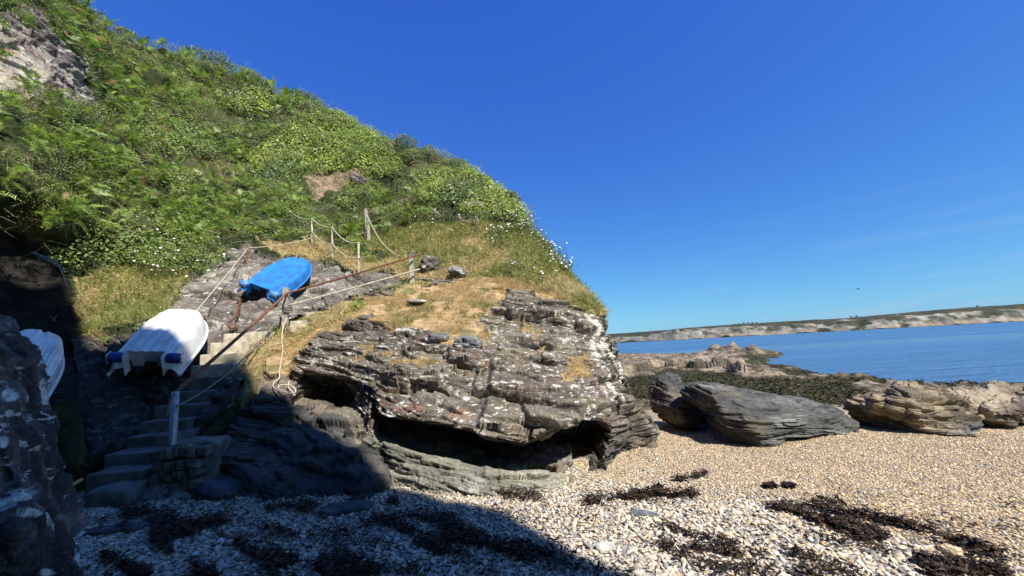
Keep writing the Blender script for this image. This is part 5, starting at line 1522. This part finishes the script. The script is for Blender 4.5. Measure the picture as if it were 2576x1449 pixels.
def wrack():
    rng = np.random.default_rng(33)
    PP, ZZ = [], []
    for poly, n, thr in WRACK:
        n = int(n * 1.7)
        a = np.array(poly); lo, hi = a.min(0) - 12, a.max(0) + 12
        q = rng.uniform(lo, hi, (n * 9, 2))
        P = ghit(q[:, 0], q[:, 1])
        qq = q + np.stack([fbm(P * 2.5, 3, 150), 0.6 * fbm(P * 2.5, 3, 151)], -1) * 16 + rng.normal(0, 1, q.shape) * np.array([14, 7]) * (1.0 if n > 1500 else 0.35) * (rng.uniform(0, 1, (len(q), 1)) < 0.35)
        u_ = P[:, 0] * 0.80 - P[:, 1] * 0.60; v_ = P[:, 0] * 0.60 + P[:, 1] * 0.80
        fq = 2.0 if 0.3 < thr else 1.0
        stq = np.stack([u_ * 2.2 * fq, v_ * 9.0 * fq, u_ * 0], -1)
        m_ = inpoly(qq, poly) & (fbm(stq, 4, 152) > thr - 0.17)
        P = P[m_][:n]
        PP.append(P)
    q = np.stack([rng.uniform(200, 2576, 30000), rng.uniform(1250, 1460, 30000)], -1)
    q = q[(q[:, 1] > 1400 - 0.35 * np.abs(q[:, 0] - 1500) * 0.4) | (q[:, 0] < 1500)]
    P = ghit(q[:, 0], q[:, 1])
    stq = np.stack([(P[:, 0] * 0.8 - P[:, 1] * 0.6) * 1.6, (P[:, 0] * 0.6 + P[:, 1] * 0.8) * 7, P[:, 0] * 0], -1)
    PP.append(P[fbm(stq, 4, 155) > 0.24][:2600])
    P = np.concatenate(PP)
    P[:, 2] += np.abs(rng.normal(0, 0.025, len(P))) + 0.03
    N = np.tile([0, 0, 1.0], (len(P), 1))
    V, Fq = flakes(P, N, 0.042, 0.55, 4.0, rng)
    c = lerp((0.016, 0.011, 0.007), (0.095, 0.058, 0.034), rng.uniform(0, 1, len(P)) ** 1.6)
    tag(mesh("seaweed_wrack", V, Fq, M_WEED, col=np.repeat(c, 6, 0)), "dark dried seaweed strewn in bands over the shingle", "seaweed", kind='stuff')
    for x, y, sz, lab in ((1937, 1227, 0.035, "small dark seaweed clump, left one of two on the tan gravel"), (1986, 1228, 0.03, "small curled seaweed clump, right one of two on the tan gravel"), (1655, 1233, .03, "tiny dark seaweed scrap on the gravel beside the headland's foot")):
        P = ghit(x, y)[0] + np.clip(rng.normal(0, 1, (150, 3)), -1.6, 1.6) * np.array([sz, sz * .7, sz * 0.35]) + np.array([0, 0, 0.03])
        V, Fq = flakes(P, np.tile([0, 0, 1.0], (150, 1)), 0.05, 0.5, 3.0, rng)
        c = lerp((0.012, 0.008, 0.006), (0.045, 0.024, 0.017), rng.uniform(0, 1, 150))
        tag(mesh("seaweed_clump", V, Fq, M_WEED, col=np.repeat(c, 6, 0)), lab, "seaweed")
wrack()

# ------------------------------------------------------------------ plants
def cells(A, N):
    c = (A[:-1, :-1] + A[1:, :-1] + A[:-1, 1:] + A[1:, 1:]) / 4
    ar = np.linalg.norm(np.cross(A[1:, :-1] - A[:-1, :-1], A[:-1, 1:] - A[:-1, :-1]), axis=-1)
    return c.reshape(-1, 3), ar.ravel(), N[:-1, :-1].reshape(-1, 3)
hc, har, hn = cells(HA, HN)
hq = proj(hc)
hfront = (hq[:, 0] > -160) & (hq[:, 0] < 1560) & (hq[:, 1] > -140) & (hc[:, 1] > 4) & (hc[:, 1] < 26) & (hc[:, 2] > 0.4)
def hm(poly, wob=18): return msk(hq, poly, hc, wob)
m_face, m_slab = hm(ROCKFACE, 22), hm(SLAB, 10)
m_ivy = hm(IVY1) | hm(IVY2) | hm(IVY3)
m_ivyd = hm(IVY4, 25)
m_soil = hm(SOILP, 30) & (fbm(hc * 2.0, 3, 318) > -0.12)
m_hol = hm(HOLLOW, 16)
m_gp, m_gl, m_dry = hm(GRASSP, 14), hm(GRASSL, 14), hm(DRYP, 12)
m_low = (hq[:, 1] > 775) & (hq[:, 0] > 600)
m_grass = (m_gp | m_gl | m_dry | m_low) & ~m_slab & ~m_hol & ~((hq[:, 1] > 960)) & ~inpoly(hq, [(1235, 738), (1300, 732), (1420, 756), (1500, 790), (1540, 830), (1530, 1000), (1000, 1000), (1000, 800)])
m_scrub = ~(m_face | m_slab | m_soil | m_grass | (m_hol & (fbm(hc * 1.5, 3, 319) > -0.28))) & hfront & ~((hq[:, 1] > 900) & (hq[:, 0] > 60)) & ~((hq[:, 0] > 1470) & (hq[:, 1] > 640))
cellsz = np.sqrt(np.median(har))
def pick(mask, n, rng, dist_pow=0.0):
    idx = np.flatnonzero(mask & hfront)
    w_ = har[idx] / hc[idx, 1] ** dist_pow
    s = rng.choice(idx, n, p=w_ / w_.sum())
    P = hc[s] + rng.normal(0, cellsz * 0.5, (n, 3)) * (1 - np.abs(hn[s]) * 0.7)
    return P, hn[s]
print("areas scrub %.0f ivy %.0f grass %.0f slab %.0f" % (har[m_scrub].sum(), har[m_ivy & hfront].sum(), har[m_grass & hfront].sum(), har[m_slab & hfront].sum()))

def unit(v): return v / (np.linalg.norm(v, axis=-1, keepdims=True) + 1e-9)

def leaf_cards(P, N, size, rng, aspect=0.7, spread=0.8):
    """folded leaf: 4 verts, 2 triangles"""
    n = len(P)
    nn = unit(N + rng.normal(0, spread, (n, 3)))
    t = unit(np.cross(nn, rng.normal(0, 1, (n, 3))))
    b = np.cross(nn, t)
    s = (size * rng.uniform(0.6, 1.35, n))[:, None]
    w_ = s * aspect * 0.5
    V = np.stack([P - t * s * 0.5, P + b * w_ + nn * s * 0.12, P + t * s * 0.5, P - b * w_ + nn * s * 0.12], 1)
    i = np.arange(n)[:, None] * 4
    return V.reshape(-1, 3), np.concatenate([i + np.array([0, 1, 2]), i + np.array([0, 2, 3])])

def blades(P, N, L, W, rng, lean=0.5, up=0.7):
    n = len(P)
    d = unit(N * (1 - up) + np.array([0, 0, up]) + rng.normal(0, lean, (n, 3)))
    sd = unit(np.cross(d, rng.normal(0, 1, (n, 3))))
    l = (L * rng.uniform(0.5, 1.3, n))[:, None]
    droop = unit(d * np.array([1, 1, 0.0]) + 1e-6) * l * rng.uniform(0.1, 0.45, (n, 1)) - np.array([0, 0, 1.0]) * l * 0.12
    w_ = (W * rng.uniform(0.7, 1.3, n))[:, None] * 0.5
    m_ = P + d * l * 0.55
    V = np.stack([P - sd * w_, P + sd * w_, m_ - sd * w_ * .8, m_ + sd * w_ * .8, P + d * l + droop], 1)
    i = np.arange(n)[:, None] * 5
    return V.reshape(-1, 3), [np.concatenate([i + np.array([0, 1, 3, 2])]), i + np.array([2, 3, 4])]

def scrub():
    rng = np.random.default_rng(41)
    nb = 1500
    C, N = pick(m_scrub, nb, rng, 0.6)
    R = rng.uniform(0.24, 0.72, nb) * (0.7 + 0.025 * C[:, 1])
    pal = np.array([(0.085, 0.130, 0.020), (0.118, 0.17, 0.028), (0.160, 0.22, 0.036), (0.062, 0.088, 0.026), (0.14, 0.14, 0.055), (0.10, 0.155, 0.024)])
    tint = pal[rng.integers(0, len(pal), nb)] * rng.uniform(0.75, 1.45, (nb, 1))
    nl = 330
    k = np.repeat(np.arange(nb), nl)
    d = unit(rng.normal(0, 1, (nb * nl, 3)) + N[k] * 0.9 + np.array([0, 0, 0.3]))
    rr = R[k] * (0.72 + 0.30 * rng.uniform(0, 1, len(k)) + 0.25 * vn(d * 2.2 + k[:, None] * 3.3, 300))
    P = C[k] + d * rr[:, None] * np.array([1.15, 1.15, 0.85]) - N[k] * (R[k] * 0.35)[:, None]
    V, Fc = leaf_cards(P, d, 0.034 * (0.55 + 0.055 * P[:, 1]), rng, 0.62, 0.7)
    c = tint[k] * rng.uniform(0.7, 1.35, (len(k), 1))
    c = np.where((rng.uniform(0, 1, len(k)) < 0.05)[:, None], np.array([0.17, 0.13, 0.075]), c)
    tag(mesh("scrub", V, Fc, M_LEAF, col=np.repeat(c, 4, 0)), "dense mixed green scrub covering the steep hillside", "scrub", kind='stuff')

def ivy():
    rng = np.random.default_rng(43)
    for name, mask, n, c0, c1, lab in (("ivy", m_ivy, 42000, (0.135, 0.19, 0.022), (0.25, 0.295, 0.04), "bright yellow green ivy sheeting over the upper hillside"),):
        P, N = pick(mask, n, rng, 0.5)
        P = P + N * np.abs(rng.normal(0.12, 0.09, (n, 1))) + np.array([0, -0.03, 0.04])
        V, Fc = leaf_cards(P, N * 0.7 + np.array([0.1, -0.35, 0.5]), 0.085 * (0.55 + 0.03 * P[:, 1]), rng, 0.95, 0.38)
        sel = fbm(P * 0.8, 3, 310)
        c = lerp(c0, c1, sstep(-0.4, 0.4, sel + rng.normal(0, 0.25, n)))
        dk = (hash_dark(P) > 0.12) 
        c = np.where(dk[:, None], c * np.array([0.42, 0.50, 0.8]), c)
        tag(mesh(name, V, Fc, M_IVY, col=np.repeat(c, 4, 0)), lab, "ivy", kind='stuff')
    n = 26000
    idx = m_ivyd | ((fbm(hc * 0.6, 3, 311) > 0.22) & m_scrub & (hq[:, 1] > 250) & (hq[:, 0] < 900))
    P, N = pick(idx & ~m_slab & ~m_hol & (hq[:, 1] < 860), n, rng, 0.5)
    P = P + N * np.abs(rng.normal(0.25, 0.16, (n, 1)))
    V, Fc = leaf_cards(P, N * 0.7 + np.array([0.1, -0.3, 0.5]), 0.065 * (0.6 + 0.03 * P[:, 1]), rng, 0.8, 0.5)
    c = lerp((0.09, 0.14, 0.03), (0.20, 0.25, 0.06), rng.uniform(0, 1, n))
    tag(mesh("creeper", V, Fc, M_IVY, col=np.repeat(c, 4, 0)), "mid green broad leaved creeper in patches on the lower hillside", "creeper", kind='stuff')
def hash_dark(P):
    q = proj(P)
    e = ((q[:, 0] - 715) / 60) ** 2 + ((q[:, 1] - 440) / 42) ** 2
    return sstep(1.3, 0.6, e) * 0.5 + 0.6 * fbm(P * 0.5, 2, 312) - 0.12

def bracken():
    rng = np.random.default_rng(47)
    left = m_scrub & ((hq[:, 0] < 760) | (fbm(hc * 0.5, 2, 320) > 0.25)) & (fbm(hc * 0.45, 3, 321) > -0.22) & ~m_ivy
    npl = 700
    C, N = pick(left & ~m_hol, npl, rng, 0.7)
    nf = 9
    k = np.repeat(np.arange(npl), nf)
    n = len(k)
    base = C[k] + N[k] * rng.uniform(0.05, 0.45, (n, 1)) + rng.normal(0, 0.08, (n, 3))
    d = unit(N[k] * 0.7 + np.array([0.1, -0.15, 0.25]) + rng.normal(0, 0.75, (n, 3)))
    L = rng.uniform(0.22, 0.5, n) * (0.75 + 0.02 * base[:, 1])
    side = unit(np.cross(d, N[k] + rng.normal(0, 0.35, (n, 3)) + np.array([0, 0, 0.6])))
    upv = np.cross(side, d)
    M_ = 11
    VV, FF = [], []
    off = 0
    col0 = lerp((0.075, 0.125, 0.018), (0.165, 0.225, 0.033), rng.uniform(0, 1, n)) 
    brown = rng.uniform(0, 1, n) < 0.05
    col0 = np.where(brown[:, None], np.array([0.20, 0.12, 0.055]), col0)
    cols = []
    for m_ in range(M_):
        t = (m_ + 0.5) / M_
        p = base + d * (L * t)[:, None] - upv * 0 - np.array([0, 0, 1.0]) * (L * 0.35 * t * t)[:, None]
        wl = L * 0.30 * (1 - t) ** 0.8 + 0.015
        for s in (-1, 1):
            tip = p + side * (s * wl)[:, None] + d * (wl * 0.35)[:, None] + rng.normal(0, 0.012, (n, 3))
            th = (L / M_ * 0.42)[:, None]
            V = np.stack([p - d * th, p + d * th, tip], 1)
            VV.append(V.reshape(-1, 3)); FF.append(np.arange(n * 3).reshape(-1, 3) + off); off += n * 3
            cols.append(np.repeat(col0, 3, 0))
    tag(mesh("bracken", np.concatenate(VV), np.concatenate(FF), M_LEAF, col=np.concatenate(cols)), "bright green bracken fronds over the left and middle of the hillside", "bracken", kind='stuff')

def grasses():
    rng = np.random.default_rng(53)
    n = 60000
    P, N = pick(m_grass, n, rng, 0.3)
    q = proj(P)
    tan_ = (np.array([0.44, 0.345, 0.18]), np.array([0.31, 0.25, 0.125])); grn = (np.array([0.125, 0.155, 0.035]), np.array([0.21, 0.22, 0.06]))
    g = sstep(-0.1, 0.2, fbm(P * 0.9, 3, 330) + 0.30 + 0.3 * inpoly(q, GRASSL) + 0.25 * sstep(690, 620, q[:, 1]) - 0.75 * inpoly(q, DRYP) - 0.2 * sstep(700, 790, q[:, 1]))
    gp = rng.uniform(0, 1, n) < g
    u = rng.uniform(0, 1, (n, 1))
    c = np.where(gp[:, None], grn[0] * (1 - u) + grn[1] * u, tan_[0] * (1 - u) + tan_[1] * u)
    V, Fl = blades(P, N, np.where(gp, 0.20, 0.15), 0.012 * (0.4 + 0.07 * P[:, 1]), rng, 0.5, 0.55)
    tag(mesh("grass", V, Fl, M_GRASS, col=np.repeat(c, 5, 0)), "rough green and straw coloured grass on the brow and beside the path", "grass", kind='stuff')
    # short dry turf on the top of the rock
    bc, bar, bn = cells(BA, BN)
    sf = bsoft[:-1, :-1].ravel() > 0.5
    bqq = bq[:-1, :-1].reshape(-1, 2)
    vis = sf & (bqq[:, 1] > 690)
    idx = np.flatnonzero(vis)
    n = 60000
    s = rng.choice(idx, n, p=bar[idx] / bar[idx].sum())
    P = bc[s]; N = bn[s]
    dens = fbm(P * 2.4, 3, 331) > -0.18
    P, N = P[dens], N[dens]; n = len(P); q = proj(P)
    top = inpoly(q, TOPG)
    u = rng.uniform(0, 1, (n, 1))
    c = np.array([0.46, 0.345, 0.185]) * (1 - u) + np.array([0.31, 0.235, 0.115]) * u
    gr = (rng.uniform(0, 1, n) < 0.12 + 0.5 * (fbm(P * 1.3, 2, 332) > 0.18)) 
    c = np.where(gr[:, None], np.array([0.12, 0.13, 0.035]) * (0.7 + 0.8 * u), c)
    ln = np.where(top, 0.16, 0.055 + 0.05 * (fbm(P * 3, 2, 333) > 0.1))
    V, Fl = blades(P, N, ln, 0.007, rng, 0.75, 0.35)
    tag(mesh("dry_grass", V, Fl, M_GRASS, col=np.repeat(c, 5, 0)), "short parched tan grass on the top of the rock headland", "dry grass", kind='stuff')
def dead_stems():
    rng = np.random.default_rng(57)
    P, N = pick(m_scrub, 5200, rng, 0.6)
    P = P + N * rng.uniform(0.1, 0.45, (len(P), 1))
    V, Fl = blades(P, N, np.full(len(P), 0.42), 0.010 * (0.5 + 0.07 * P[:, 1]), rng, 0.9, 0.2)
    c = lerp((0.16, 0.12, 0.08), (0.36, 0.31, 0.24), rng.uniform(0, 1, len(P)))
    tag(mesh("dead_stems", V, Fl, M_GRASS, col=np.repeat(c, 5, 0)), "dry grey and brown stems tangled through the hillside scrub", "dead stems", kind='stuff')
scrub(); ivy(); bracken(); grasses(); dead_stems()

def shrubs():
    rng = np.random.default_rng(59)
    L = [(492, 160, 19.5, .8, 1.05, "tall wind-cut shrub standing up beside the notch in the upper skyline"), (555, 172, 19.5, 1.0, .7, "rounded green shrub right of the tall wind-cut one on the skyline"), (640, 215, 20, .9, .6, "dark low shrub on the skyline above the pale leafy patch"),
         (318, 92, 16.2, .5, .35, "green bush at the left end of the skyline notch"), (770, 262, 20.8, 1.0, .55, "flat topped shrub where the skyline levels out above the ivy"), (1020, 372, 20, .8, .6, "dark green shrub on the skyline right of the bright ivy"),
         (1075, 398, 19.3, .8, .6, "dark evergreen shrub lower on the skyline, next to the bright ivy's right side"), (1150, 425, 18.3, .65, .5, "small dark shrub halfway down the seaward skyline"), (1215, 462, 17, .55, .45, "low dark shrub on the skyline above the second ivy patch"), (1285, 505, 15.3, .45, .4, "lowest dark shrub on the seaward skyline just above the daisies")]
    for k, (x, y, Y, rx, rz, lab) in enumerate(L):
        c = at(x, y, Y) + np.array([0, 0, rz * 0.10])
        rt = empty("shrub", c - np.array([0, 0, rz * 0.7]))
        tag(rt, lab, "shrub", "shrubs along the skyline of the hill")
        n = int(2600 * rx)
        d = unit(rng.normal(0, 1, (n, 3)) + np.array([0, -0.2, 0.35]))
        lump = 0.75 + 0.45 * fbm(d * 2.3 + k * 5.1, 3, 340) + 0.15 * rng.uniform(-1, 1, n)
        P = c + d * lump[:, None] * np.array([rx, rx, rz])
        V, Fc = leaf_cards(P, d, np.full(n, 0.075), rng, 0.55, 0.8)
        col = lerp((0.055, 0.08, 0.02), (0.12, 0.15, 0.04), rng.uniform(0, 1, n) * 0.6 + 0.4 * sstep(-.3, .3, lump - .9))
        child_shift(mesh("foliage", V, Fc, M_LEAF, col=np.repeat(col, 4, 0)), rt)
        b = MB()
        for j in range(6):
            a = rng.uniform(0, 2 * pi)
            e = c + np.array([cos(a) * rx * 0.7, sin(a) * rx * 0.7, rz * rng.uniform(0.2, 0.8)])
            s0 = c - np.array([0, 0, rz * 0.9])
            b.add(*tube([s0, s0 * 0.5 + e * 0.5 + rng.normal(0, 0.08, 3), e], 0.025, 5, taper=[1, .7, .3]))
        child_shift(b.build("stems", M_TWIG), rt)
shrubs()

def daisies():
    rng = np.random.default_rng(61)
    def plant(p, r, nf, lab, grp):
        rt = empty("daisy_plant", p)
        tag(rt, lab, "daisies", grp)
        bl = MB()
        for j in range(nf):
            o_ = rng.normal(0, r, 3) * np.array([1, 1, 0.3])
            root = p + o_
            h = rng.uniform(0.10, 0.24)
            tip = root + np.array([rng.normal(0, .06) + 0.04, rng.normal(-.05, .06), h])
            nn = unit(np.array([0.2, -0.5, 0.75]) + rng.normal(0, 0.25, 3)); u = unit(np.cross(nn, [0, 0, 1.0])); v = np.cross(nn, u)
            a = np.linspace(0, 2 * pi, 17)[:-1]; rr = np.where(np.arange(16) % 2, 0.018, 0.036)
            ring = tip + np.outer(np.cos(a) * rr, u) + np.outer(np.sin(a) * rr, v)
            sv, sf = tube([root - np.array([0, 0, .1]), root * .5 + tip * .5 + rng.normal(0, .015, 3), tip], 0.004, 4)
            i = np.arange(16); ns = len(sv)
            V = np.concatenate([sv, ring])                          # the stem's end vertex is the flower's centre
            tri = np.concatenate([sf[1], sf[2], np.stack([i + ns, (i + 1) % 16 + ns, np.full(16, ns - 1)], -1)])
            mid = np.concatenate([np.ones(len(sf[0])), np.ones(len(sf[1]) + len(sf[2])), np.zeros(16)])
            child_shift(mesh("flower", V, [sf[0], tri], [M_FLOWER, M_STEM], mids=mid), rt)
        P = p + rng.normal(0, r, (70, 3)) * np.array([1, 1, 0.35]) + np.array([0, 0, 0.08])
        V, Fl = blades(P, np.tile([0, 0, 1.0], (70, 1)), np.full(70, 0.2), np.full(70, 0.012), rng, 0.5, 0.6)
        bl.add(V, Fl)
        o = child_shift(bl.build("leaves", M_STEM), rt); o['kind'] = 'stuff'
    # nearest surface of the hill along a sight line
    def on_hill(x, y):
        d = (hq[:, 0] - x) ** 2 + (hq[:, 1] - y) ** 2
        ok = np.flatnonzero(hfront & (d < 14 ** 2))
        if len(ok) == 0: ok = np.array([np.argmin(np.where(hfront, d, 1e9))])
        return hc[ok[np.argmin(hc[ok, 1])]] 
    g1 = "daisy plants on the seaward brow"
    for x, y, r, nf in ((1300, 545, .22, 16), (1318, 555, .2, 16), (1300, 568, .25, 14), (1272, 572, .25, 12), (1325, 572, .2, 12), (1340, 585, .2, 14), (1355, 590, .2, 12), (1248, 580, .25, 10), (1225, 570, .25, 8), (1290, 590, .25, 8), (1240, 605, .25, 6),
                    (1375, 612, .18, 12), (1390, 620, .18, 12), (1400, 635, .18, 14), (1415, 650, .16, 16), (1425, 662, .15, 16), (1432, 675, .12, 10), (1395, 655, .2, 7), (1372, 640, .2, 5)):
        plant(on_hill(x, y), r, nf, "white daisies in bloom on the seaward brow of the hill against the sky", g1)
    for x, y, r, nf in ((1275, 672, .2, 6), (1370, 695, .25, 6), (1205, 540, .3, 6), (1130, 590, .4, 7), (1050, 560, .4, 6)):
        plant(on_hill(x, y), r, nf, "few scattered white daisies in the grass between the post and the brow", "daisy plants in the grass")
    for x, y, r, nf in ((420, 660, .35, 8), (470, 655, .35, 9), (510, 640, .3, 6), (395, 690, .3, 6), (440, 690, .3, 6), (350, 640, .3, 5), (480, 610, .3, 5)):
        plant(on_hill(x, y), r, nf, "small white flowers among the creeper above the white and blue boats", "daisy plants among the creeper")
M_STEM = plain_mat("green_stems", (0.10, 0.13, 0.035), 0.8, 0.2, 8, 0.3, 0)
daisies()

def dead_wood():
    rng = np.random.default_rng(67)
    def branch(pts, r, lab, twigs=3):
        b = MB()
        p = crom(np.array(pts), [6] * (len(pts) - 1))
        b.add(*tube(p, r, 6, taper=np.linspace(1, 0.35, len(p))))
        for j in range(twigs):
            i = rng.integers(len(p) // 4, len(p) - 2)
            e = p[i] + rng.normal(0, 1, 3) * np.array([.25, .1, .2])
            b.add(*tube([p[i], (p[i] + e) / 2 + rng.normal(0, .03, 3), e], r * 0.5, 5, taper=[1, .7, .4]))
        tag(b.build("dead_branch", M_TWIG), lab, "branch")
    branch([at(82, 636, 7.0), at(115, 648, 6.95), at(140, 660, 6.9), at(155, 682, 6.85), at(168, 722, 6.9)], 0.022, "long bare dead branch arching out of the dark hollow at the left", 0)
    branch([at(85, 640, 7.05), at(120, 656, 7.0), at(160, 680, 6.9), at(190, 686, 6.9)], 0.014, "thin dead twig beside the long bare branch in the dark hollow", 2)
    branch([at(1095, 525, 13.2), at(1094, 531, 13.15), at(1105, 540, 13.1), at(1108, 542, 13.1)], 0.035, "short curled pale dead branch on the green slope above the grass", 1)
    branch([at(1172, 518, 13.3), at(1185, 510, 13.3), at(1205, 512, 13.2), at(1216, 517, 13.2)], 0.04, "bundle of grey dead twigs at the edge of the right ivy patch", 9)
    branch([at(1153, 540, 12.9), at(1160, 552, 12.8), at(1172, 556, 12.7), at(1186, 558, 12.7)], 0.025, "bent bare twig lying below the bundle of grey twigs", 2)
    branch([at(1196, 545, 12.8), at(1203, 556, 12.7), at(1204, 570, 12.6)], 0.02, "upright dead twig among the first daisies", 3)
dead_wood()

# ------------------------------------------------------------------ far trees and the bird
def far_trees():
    rng = np.random.default_rng(71)
    L = [(1622, 835, 2300, 7, 5), (1634, 834, 2300, 7, 6), (1646, 833, 2300, 7, 5.5), (1658, 832, 2280, 6, 5), (1848, 816, 2080, 6, 5.5), (1860, 815, 2080, 6, 7), (1871, 814, 2080, 7, 9), (1882, 813, 2080, 7, 9), (1893, 812, 2070, 6, 7), (1904, 812, 2070, 5, 6),
         (2142, 800, 1900, 9, 14), (2156, 799, 1900, 9, 14), (2459, 772, 1720, 6, 9), (2298, 785, 1800, 12, 4)]
    labs = ["far tree in the low dark row above the pale far cliff, first from the headland", "far tree second in the low dark row nearest the headland", "far tree third in the low dark row nearest the headland", "far tree last in the low dark row nearest the headland",
            "far tree at the left end of the six standing in line on the far heath", "second far tree from the left of the line of six on the far heath", "tall third far tree of the line of six on the far heath", "tall fourth far tree of the line of six on the far heath", "fifth far tree of the line of six on the far heath", "far tree at the right end of the line of six on the far heath",
            "left of the two tall dark umbrella crowned trees on the far coast", "right of the two tall dark umbrella crowned trees on the far coast", "single small tree alone on the skyline at the far right", "broad low bush on the far skyline right of the two tall trees"]
    for (x, y, Y, rx, h), lab in zip(L, labs):
        p = at(x, y + 1.5, Y + 150)
        rt = empty("tree", p); tag(rt, lab, "tree", "trees on the far coast")
        tube_obj("trunk", [p - np.array([0, 0, 2.0]), p + np.array([0.3, 0, h * 0.6])], 0.5, M_TWIG, rt, 6)
        n = 260
        d = unit(rng.normal(0, 1, (n, 3))); lump = 0.7 + 0.4 * vn(d * 2 + x, 350)
        P = p + np.array([0, 0, h * 0.75]) + d * lump[:, None] * np.array([rx, rx, h * 0.38])
        V, Fc = leaf_cards(P, d, np.full(n, 1.6), rng, 0.8, 0.6)
        child_shift(mesh("crown", V, Fc, M_LEAF, col=np.repeat(lerp((0.022, 0.032, 0.016), (0.045, 0.055, 0.024), rng.uniform(0, 1, n)), 4, 0)), rt)
far_trees()

def bird():
    c = at(2158, 727, 60)
    rt = empty("bird", c); tag(rt, "dark bird gliding low over the sea far to the right", "bird")
    pts = [c + np.array([x, 0, z]) for x, z in ((-.22, 0), (-.12, .01), (0, 0.0), (.14, .02), (.22, .035), (.27, .03))]
    o = tube_obj("body", pts, 0.065, M_BIRD, rt, 10, taper=[.25, .8, 1, .85, .55, .1])
    for s in (-1, 1):
        W = [(-.10, 0, 0), (.08, 0, 0), (.06, .28, .09), (-.02, .30, .09), (-.06, .58, .04), (-.02, .56, .045)]
        V = np.array([c + np.array([x, s * y, z + 0.03]) for x, y, z in W]); V = np.concatenate([V, V - np.array([0, 0, .015])])
        F4 = np.array([[0, 1, 2, 3], [3, 2, 5, 4], [6, 9, 8, 7], [9, 10, 11, 8], [0, 3, 9, 6], [1, 7, 8, 2], [2, 8, 11, 5], [3, 4, 10, 9], [4, 5, 11, 10], [0, 6, 7, 1]])
        child_shift(mesh("wing", V, F4, M_BIRD, smooth=False), rt)
bird()
